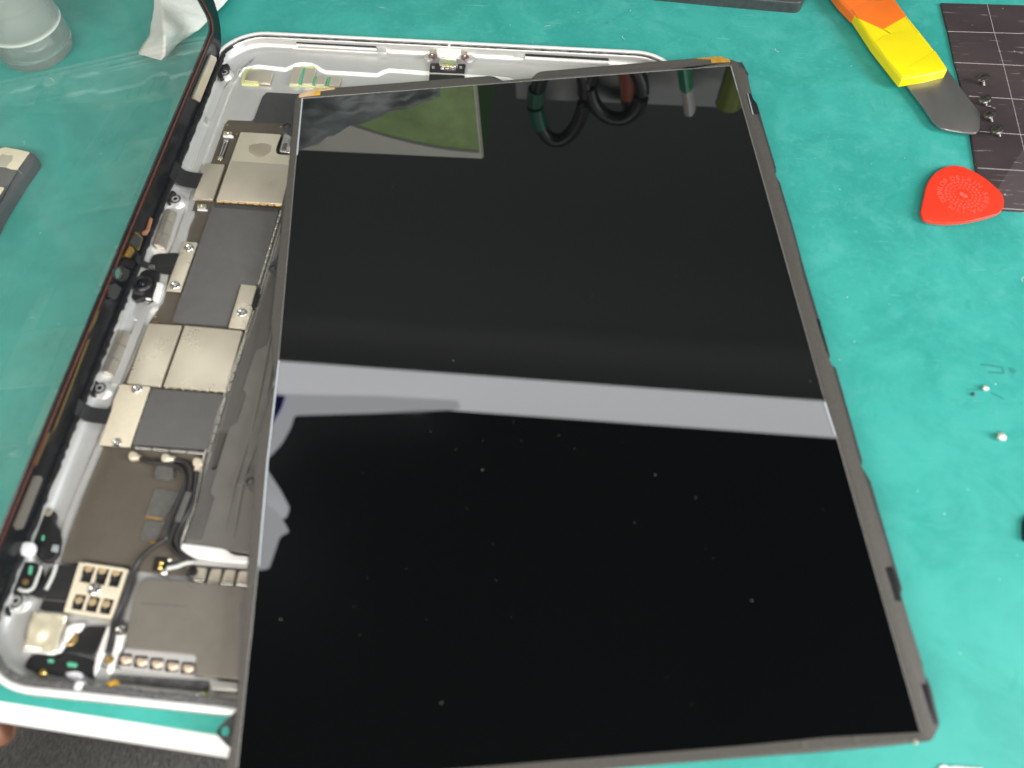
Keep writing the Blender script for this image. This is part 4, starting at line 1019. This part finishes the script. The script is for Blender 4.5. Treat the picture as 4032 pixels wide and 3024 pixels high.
glyphs('JIM DUNLOP',7.6,262,128,2.7,body,'lettering')
glyphs('U.S.A.',7.6,-38,-80,2.5,body,'lettering')
V=[];F=[]
for R0,n,w,h in ((5.7,26,.75,.75),(4.4,20,.75,.6),(3.1,14,.75,.5)):
    for i in range(n):
        t=2*math.pi*i/n; c=pc+Vector((R0*math.cos(t),R0*math.sin(t),.08)); u=Vector((math.cos(t),math.sin(t),0))*h/2; v_=Vector((-math.sin(t),math.cos(t),0))*w/2
        b=len(V); V+=[c-u-v_,c+u-v_,c+u+v_,c-u+v_]; F.append((b,b+1,b+2,b+3))
link('grip_dashes',V,F,redtxt,body)
for dx,dy,r in ((-.4,.5,.8),(.7,-.5,.9)): lathe('centre_mark',pc+Vector((dx,dy,0)),[(r,-.05),(r*.8,.14),(.01,.18)],redtxt,body,seg=12)

# black tool at the top edge
bt_=slab('tool_case',[p+Vector((0,0,4.9)) for p in UP('K',[(360,-4),(1000,58),(1760,126),(1812,126),(1842,104),(1888,0),(1985,-220),(300,-300)],.1)],4.9,mat('scuffed_black_plastic',(.045,.050,.050),.45,0,noise=.3,nscale=.5,bump=.3,bscale=2),None,1.2,.9)
tag(bt_,'scuffed black flat tool case with rounded corner at the top edge of the picture','tool case')
# small speckles on it are part of the mat dust
# block with cream labels on the left
bk=thing('foam_block','dark grey rounded block with cream adhesive labels at the left edge, seen through the glass','block',tuple(U('O',100,800,0)))
sl('body','O',[(-900,160),(0,310),(300,350),(530,392),(560,440),(550,510),(320,840),(0,1350),(-300,1950),(-1500,1800)],5.0,4.9,blockm,bk,2.2,2.0)
lb=sl('label','O',[(-300,560),(0,352),(82,330),(300,368),(478,410),(470,430),(278,698),(180,690),(90,655),(0,645),(-200,640)],5.12,.25,creamlab,bk,.3,.05)
sl('stain','O',[(-80,500),(0,470),(40,438),(120,465),(200,455),(215,500),(190,560),(130,610),(110,655),(0,638),(-100,620)],5.16,.03,greystain,lb,.8,.01)
sl('label','O',[(-300,960),(0,975),(66,985),(60,1010),(0,1100),(-200,1300)],5.12,.25,creamlab,bk,.3,.05)
tube('fibre',[U('O',282,700,5.3),U('O',330,735,5.2),U('O',370,790,4.0)],.1,linew,bk,seg=5)
sl('strap','O',[(0,650),(90,660),(180,695),(280,705),(120,960),(0,960),(-200,900)],5.1,.12,mat('grey_strap',(.12,.12,.115),.5),bk,.4,.05)

# bottle: frosted plastic, clear liquid inside
bc=Vector((-76.3,238.2,0))
bo=thing('bottle','translucent frosted plastic bottle of clear liquid standing at the upper left behind the glass','bottle',tuple(bc))
def plast(name,tint,fac,rough):
    m=bpy.data.materials.new(name); m.use_nodes=True; nt=m.node_tree
    b=nt.nodes['Principled BSDF']; b.inputs['Base Color'].default_value=(*tint,1); b.inputs['Roughness'].default_value=rough
    b.inputs['Transmission Weight'].default_value=fac; b.inputs['IOR'].default_value=1.25
    return m
frost=plast('frosted_polythene',(.96,.97,.95),.86,.14); liq=plast('clear_liquid',(.90,.96,.94),1.0,.02)
RB=14.6
lathe('wall',bc,[(.01,2.2),(3,2.0),(6,1.2),(9,1.0),(RB-3,.1),(RB-1,.6),(RB-.2,2.2),(RB,4),(RB,52),(RB-2,58),(8,64),(6,66),(6,74),(5,74),(5,66),(7,63),(RB-3,57),(RB-1.2,51),(RB-1.2,5),(RB-2.2,3.4),(9,2.4),(6,2.8),(3,3.6),(.01,3.8)],frost,bo,seg=48)
lathe('liquid',bc,[(RB-2.6,3.9),(RB-1.4,6),(RB-1.4,24),(.01,24)],liq,bo,seg=40)
lathe('base_ring',bc,[(RB-.35,12.2),(RB+.12,12.6),(RB+.12,13.2),(RB-.35,13.6)],mat('milky_polythene',(.8,.82,.78),.25),bo,seg=48)
lathe('gate_mark',bc+Vector((0,0,3.9)),[(3.6,0),(3.4,.5),(2.6,.6),(2.2,.2),(1.2,.2),(.6,.7),(.01,.8)],MATS['milky_polythene'],bo,seg=24)

P=[bc+Vector((12.9*math.cos(math.radians(a)),12.9*math.sin(math.radians(a)),24.2)) for a in range(20,200,12)]
tube('surface_highlight',P,.35,MATS['milky_polythene'],bo,seg=6,n=2)  # milky arc modelled for the highlight on the liquid surface
lathe('cap_ring',bc,[(12.2,33),(13.3,33.2),(13.3,34),(12.2,34.2)],MATS['milky_polythene'],bo,seg=40)
# folded paper tissue behind the glass corner
def tissue():
    rows=[[(960,-260),(990,-260),(1300,-260),(1560,-260)],[(962,-120),(1000,-120),(1260,-130),(1500,-120)],[(960,0),(1000,0),(1200,0),(1415,0)],[(948,110),(1010,110),(1180,100),(1330,90)],[(925,220),(1022,225),(1120,210),(1235,190)],[(860,325),(1030,350),(1040,345),(1120,260)],[(862,333),(1005,376),(1020,368),(1040,350)]]
    n=8; zz=[5.5,11,6,2.5]
    G_=[]
    for r_,row in enumerate(rows):
        P=[U('A',x,y,zz[i]*(1 if r_<5 else .55)) for i,(x,y) in enumerate(row)]
        line=[]
        for a,b in zip(P[:-1],P[1:]):
            for k in range(n): line.append(a+(b-a)*(k/n))
        line.append(P[-1]); G_.append(line)
    H=[]
    for a,b in zip(G_[:-1],G_[1:]):
        for k in range(n): H.append([p+(q-p)*(k/n) for p,q in zip(a,b)])
    H.append(G_[-1]); V=[];F=[];w=len(H[0])
    for row in H:
        for p in row: V.append(p+Vector((0,0,.18*math.sin(p.x*.35+p.y*.5)+.12*math.sin(p.y*.8-p.x*.3)+random.uniform(-.06,.06))))
    for j in range(len(H)-1):
        for i in range(w-1): F.append((j*w+i,j*w+i+1,(j+1)*w+i+1,(j+1)*w+i))
    o=link('paper_tissue',V,F,tissuem,None,'all'); md=o.modifiers.new('thickness','SOLIDIFY'); md.thickness=.0004
    tag(o,'folded white paper tissue lying behind the corner of the glass at the top','tissue')
tissue()
# tiny things on the right of the mat
def crumb(k,x,y,r,m,label,cat,name):
    c=U(k,x,y,0); V=[];F=[]
    bm=bmesh.new(); bmesh.ops.create_icosphere(bm,subdivisions=2,radius=r)
    for v in bm.verts: v.co*=random.uniform(.75,1.15); 
    V=[c+Vector((v.co.x,v.co.y,v.co.z*.8+r*.7)) for v in bm.verts]; F=[tuple(q.index for q in f.verts) for f in bm.faces]; bm.free()
    o=link(name,V,F,m,None,'all'); tag(o,label,cat); return o
crumb('T',622,785,1.35,bead,'round pale bead lying alone on the right of the mat','bead','bead')
crumb('T',508,430,1.0,bead,'small jagged bright metal chip below the dark scratches on the mat','chip','metal_chip')
crumb('T',424,470,.6,filmdk,'tiny dark crumb just below the bright metal chip','crumb','crumb')
sv=slab('dark_tool',UP('T',[(800,1370),(900,1310),(1400,1400),(1400,1600),(900,1550),(797,1515)],1.5),1.4,blackp,None,.8,.6)
tag(sv,'dark tool end just reaching in at the right edge of the picture','tool')
pp=slab('paper_scrap',UP('R',[(1560,815),(1600,803),(1640,822),(1680,812),(1760,822),(1900,830),(1900,960),(1560,960)],.6),.5,mat('white_paper',(.85,.86,.84),.8),None,.3,.1)
tag(pp,'torn white paper scrap at the bottom edge right of the display','paper')
# worn dark traces and lint on the mat
V=[];F=[]
for i in range(80):
    if random.random()<.6: c=Vector((random.uniform(120,330),random.uniform(20,300),.03))
    else: c=Vector((random.uniform(-150,330),random.uniform(0,300),.03))
    r=random.choice((.08,.12,.12,.18,.26))
    chip(c,r)
for i in range(16):
    c=Vector((random.uniform(-120,320),random.uniform(60,300),.12)); a=random.uniform(0,6.3); k=random.uniform(-.9,.9); p=c.copy(); w=.07; pr=None
    for s_ in range(6):
        q=p+Vector((math.cos(a),math.sin(a),0))*.45; nrm=Vector((-math.sin(a),math.cos(a),0))*w
        b=len(V); V+=[p-nrm,q-nrm,q+nrm,p+nrm]; F.append((b,b+1,b+2,b+3)); p=q; a+=k*.5
ln=link('lint',V,F,dustm,None); ln['kind']='stuff'; ln['label']='pale lint and grit scattered over the teal mat'
V=[];F=[]
for k,pts,w in (('T',[(482,250),(560,256),(640,272),(650,312),(540,306)],.35),('T',[(380,428),(460,436)],.22),('T',[(560,455),(610,478),(650,500)],.3),('X',[(1700,1700)]*0,.1)):
    P=UP(k,pts,.05)
    for a,b in zip(P[:-1],P[1:]):
        d_=(b-a).normalized(); s_=Vector((-d_.y,d_.x,0))*w; q=len(V); V+=[a-s_,b-s_,b+s_,a+s_]; F.append((q,q+1,q+2,q+3))
q=len(V); V+=UP('T',[(680,270),(720,272),(742,295),(725,320),(695,305)],.05); F.append(tuple(range(q,q+5)))
sm=link('ink_smear',V,F,mat('dark_teal_smear',(.030,.25,.222),.5),None); tag(sm,'dark scribbled smear on the mat above the bright metal chip','smear')

# ================================================================== WHAT THE SCREEN MIRRORS (out of frame, standing at the back of the bench)
ceil=link('ceiling',[(-2500,-1200,1900),(2500,-1200,1900),(2500,2600,1900),(-2500,2600,1900)],[(0,1,2,3)],roomd,None); tag(ceil,kind='structure')
wall=link('back_wall',[(-2500,1090,-800),(2500,1090,-800),(2500,1090,1900),(-2500,1090,1900)],[(0,1,2,3)],mat('grey_painted_wall',(.17,.175,.165),.8),None); tag(wall,kind='structure')
# long ceiling light bar
lampm=bpy.data.materials.new('lit_diffuser'); lampm.use_nodes=True; nt=lampm.node_tree; b=nt.nodes['Principled BSDF']
b.inputs['Base Color'].default_value=(.8,.8,.8,1); b.inputs['Emission Color'].default_value=(.98,.98,1,1); b.inputs['Emission Strength'].default_value=2.6
lb_=thing('light_bar','long white ceiling light bar above the bench','lamp',(80,900,1500))
box('diffuser',(-1200,848,1496),(2600,-14,0),(0,97,0),(0,0,14),lampm,lb_,1)
upm=bpy.data.materials.new('hidden_uplight_glow'); upm.use_nodes=True; b=upm.node_tree.nodes['Principled BSDF']
b.inputs['Emission Color'].default_value=(.98,1,.97,1); b.inputs['Emission Strength'].default_value=4.5
box('hidden_uplight',(-1190,862,1512),(2580,-8,0),(0,60,0),(0,0,14),upm,lb_,1)  # added uplight hidden above the diffuser, brightens the wall behind it
# green and white box
gb=thing('cardboard_box','green and white cardboard box standing at the back of the bench','box',(0,360,0))
box('carton',(-190,330,0),(274,0,0),(0,70,0),(0,0,160),mat('white_card',(.80,.79,.70),.5,0,noise=.06,nscale=.05),gb,1)
V=[Vector((84.2,330,0)),Vector((84.2,400,0)),Vector((84.2,400,159)),Vector((84.2,330,159))]
link('green_side',V,[(0,1,2,3)],mat('dark_green_print',(.05,.12,.03),.5),gb)
pts=[]
for i in range(13):
    t=i/12; pts.append(Vector((-40+122*t,329.7,112+ 40*math.sin(t*math.pi*.5)+0*t)))
V=[Vector((p.x,p.y,20)) for p in pts]+pts; F=[(i,i+1,14+i,13+i) for i in range(12)]
link('green_print',V,F,mat('leaf_green_print',(.36,.52,.20),.5,0,noise=.3,nscale=.05,bump=.2,bscale=.3),gb)
V=[Vector((p.x,329.5,p.z)) for p in pts]+[Vector((p.x,329.5,p.z+2.2)) for p in pts]
link('print_border',V,F,mat('grey_print',(.3,.3,.27),.5),gb)
# crinkled dark bag in front of the box
V=[];F=[];n=48
for j in range(n+1):
    for i in range(n+1):
        u,v=i/n,j/n; x=-170+u*236; z=v*(150-.5*(x+31)); y=318-2*math.sin(u*17+v*9)-1.2*math.sin(v*33-u*21)+random.uniform(-1.6,1.6)
        V.append(Vector((x,y,z)))
for j in range(n):
    for i in range(n):
        a=j*(n+1)+i; F.append((a,a+1,a+n+2,a+n+1))
bag=link('foil_bag',V,F,mat('dark_grey_foil_bag',(.27,.30,.31),.42,.2,noise=.25,nscale=.08),None,'all'); tag(bag,'crinkled dark grey bag leaning on the green and white box','bag')
md=bag.modifiers.new('thickness','SOLIDIFY'); md.thickness=.001
# tool holder with scissors, brush and marker
hd=thing('tool_holder','dark tool rack at the back of the bench','rack',(150,440,0))
box('rack_panel',(92,432,0),(190,0,0),(0,8,0),(0,0,205),mat('charcoal_rack',(.30,.31,.31),.5),hd,1)
sc=thing('scissors','black handled scissors with green tape hanging on the rack','scissors',(130,415,120))
def loop(c,rx,rz,r,m,a0=0,a1=360,name='handle_loop',rot=0):
    P=[]
    for i in range(33):
        t=math.radians(a0+(a1-a0)*i/32); x=rx*math.cos(t); z=rz*math.sin(t)
        P.append(Vector((c[0]+x*math.cos(rot)-z*math.sin(rot),c[1],c[2]+x*math.sin(rot)+z*math.cos(rot))))
    return tube(name,P,r,m,sc,seg=10,n=0)
loop((124,415,189),16,36,5.0,blackp,rot=.08)
loop((160,415,178),17,25,5.0,blackp,rot=-.2)
tube('green_tape',[Vector((108,414.6,180)),Vector((107,414.6,195)),Vector((110,414.6,212))],5.8,mat('dark_green_tape',(.01,.10,.06),.4),sc,seg=10)
tube('blades',[Vector((140,415,160)),Vector((140,415,90)),Vector((141,415,40))],lambda t:5*(1-.8*t),steel,sc,seg=8,flat=.3)
br=thing('brush','pale handled brush with green band on the rack','brush',(205,415,100))
tube('handle',[Vector((180,416,80)),Vector((196,416,140)),Vector((205,416,172)),Vector((210,416,192))],8,mat('pale_plastic',(.55,.50,.46),.5),br,seg=12,flat=.5)
tube('green_band',[Vector((200,415.5,152)),Vector((205,415.5,172))],8.6,mat('green_plastic',(.01,.22,.10),.4),br,seg=12,flat=.55,n=0)
mk=thing('marker','olive marker pen with black cap on the rack','marker',(232,415,100))
tube('barrel',[Vector((238,415,80)),Vector((236,415,150)),Vector((234,415,186))],8.5,mat('olive_plastic',(.16,.20,.03),.4),mk,seg=12,n=0)
tube('cap',[Vector((238,415,60)),Vector((236.5,415,140))],9.5,blackp,mk,seg=12,n=0)
rd=thing('red_handle','red and black tool handle behind the scissors on the rack','handle',(170,425,100))
tube('grip',[Vector((158,424,90)),Vector((165,424,150)),Vector((172,424,198))],7,mat('brick_red_plastic',(.35,.09,.05),.4),rd,seg=12)
tube('end_cap',[Vector((171,424,190)),Vector((174,424,204))],7.6,blackp,rd,seg=12,n=0)
# glowing slabs added for the pale shapes at the left of the mirror image
def RF(k,x,y,z):
    P=UL(k,x,y,0); d=(P-CAM).normalized(); r=d-LN*(2*d.dot(LN)); return P+r*((z-P.z)/r.z)
dark_board=slab('mirror_dark_board',[(-1500,-100,1480),(1500,-100,1480),(1500,818,1480),(-1500,818,1480)],30,mat('black_added_board',(.008,.008,.008),.7),None,0,1)  # added board that keeps the mirrored room black below the bar
tag(dark_board,'added black board that darkens the mirror image beside the light bar','board')
ar=thing('mirror_slabs','added glowing slabs with blue joint above the bench','slab',(-250,520,900))
wm=mat('white_painted_slab',(.75,.76,.78),.4)

lit=bpy.data.materials.new('glowing_pale_slab'); lit.use_nodes=True; b=lit.node_tree.nodes['Principled BSDF']
b.inputs['Base Color'].default_value=(.8,.8,.82,1); b.inputs['Emission Color'].default_value=(.96,.97,1,1); b.inputs['Emission Strength'].default_value=1.7
CR['Y']=(950,1300,1.659)
def mirrorpart(name,pts,z,m,d=8): return slab(name,[RF('Y',x,y,z) for x,y in pts],d,m,ar,6,2)
mirrorpart('shade',[(-500,300),(300,430),(900,440),(1420,470),(1435,520),(900,545),(350,560),(325,640),(270,740),(190,830),(-500,1000)],1400,lit)  # glowing slab standing in for a pale mirrored hand and sleeve
mirrorpart('pale_slab',[(-500,900),(175,920),(260,1050),(320,1165),(295,1235),(-500,1200)],1300,lit)
mirrorpart('pale_slab',[(-500,1100),(150,1120),(250,1200),(318,1320),(255,1350),(185,1560),(130,1570),(-500,1500)],1250,lit)
mirrorpart('wedge',[(-300,432),(292,432),(262,520),(205,615),(-300,900)],1390,mat('blue_plastic_wedge',(.01,.05,.6),.4),4)
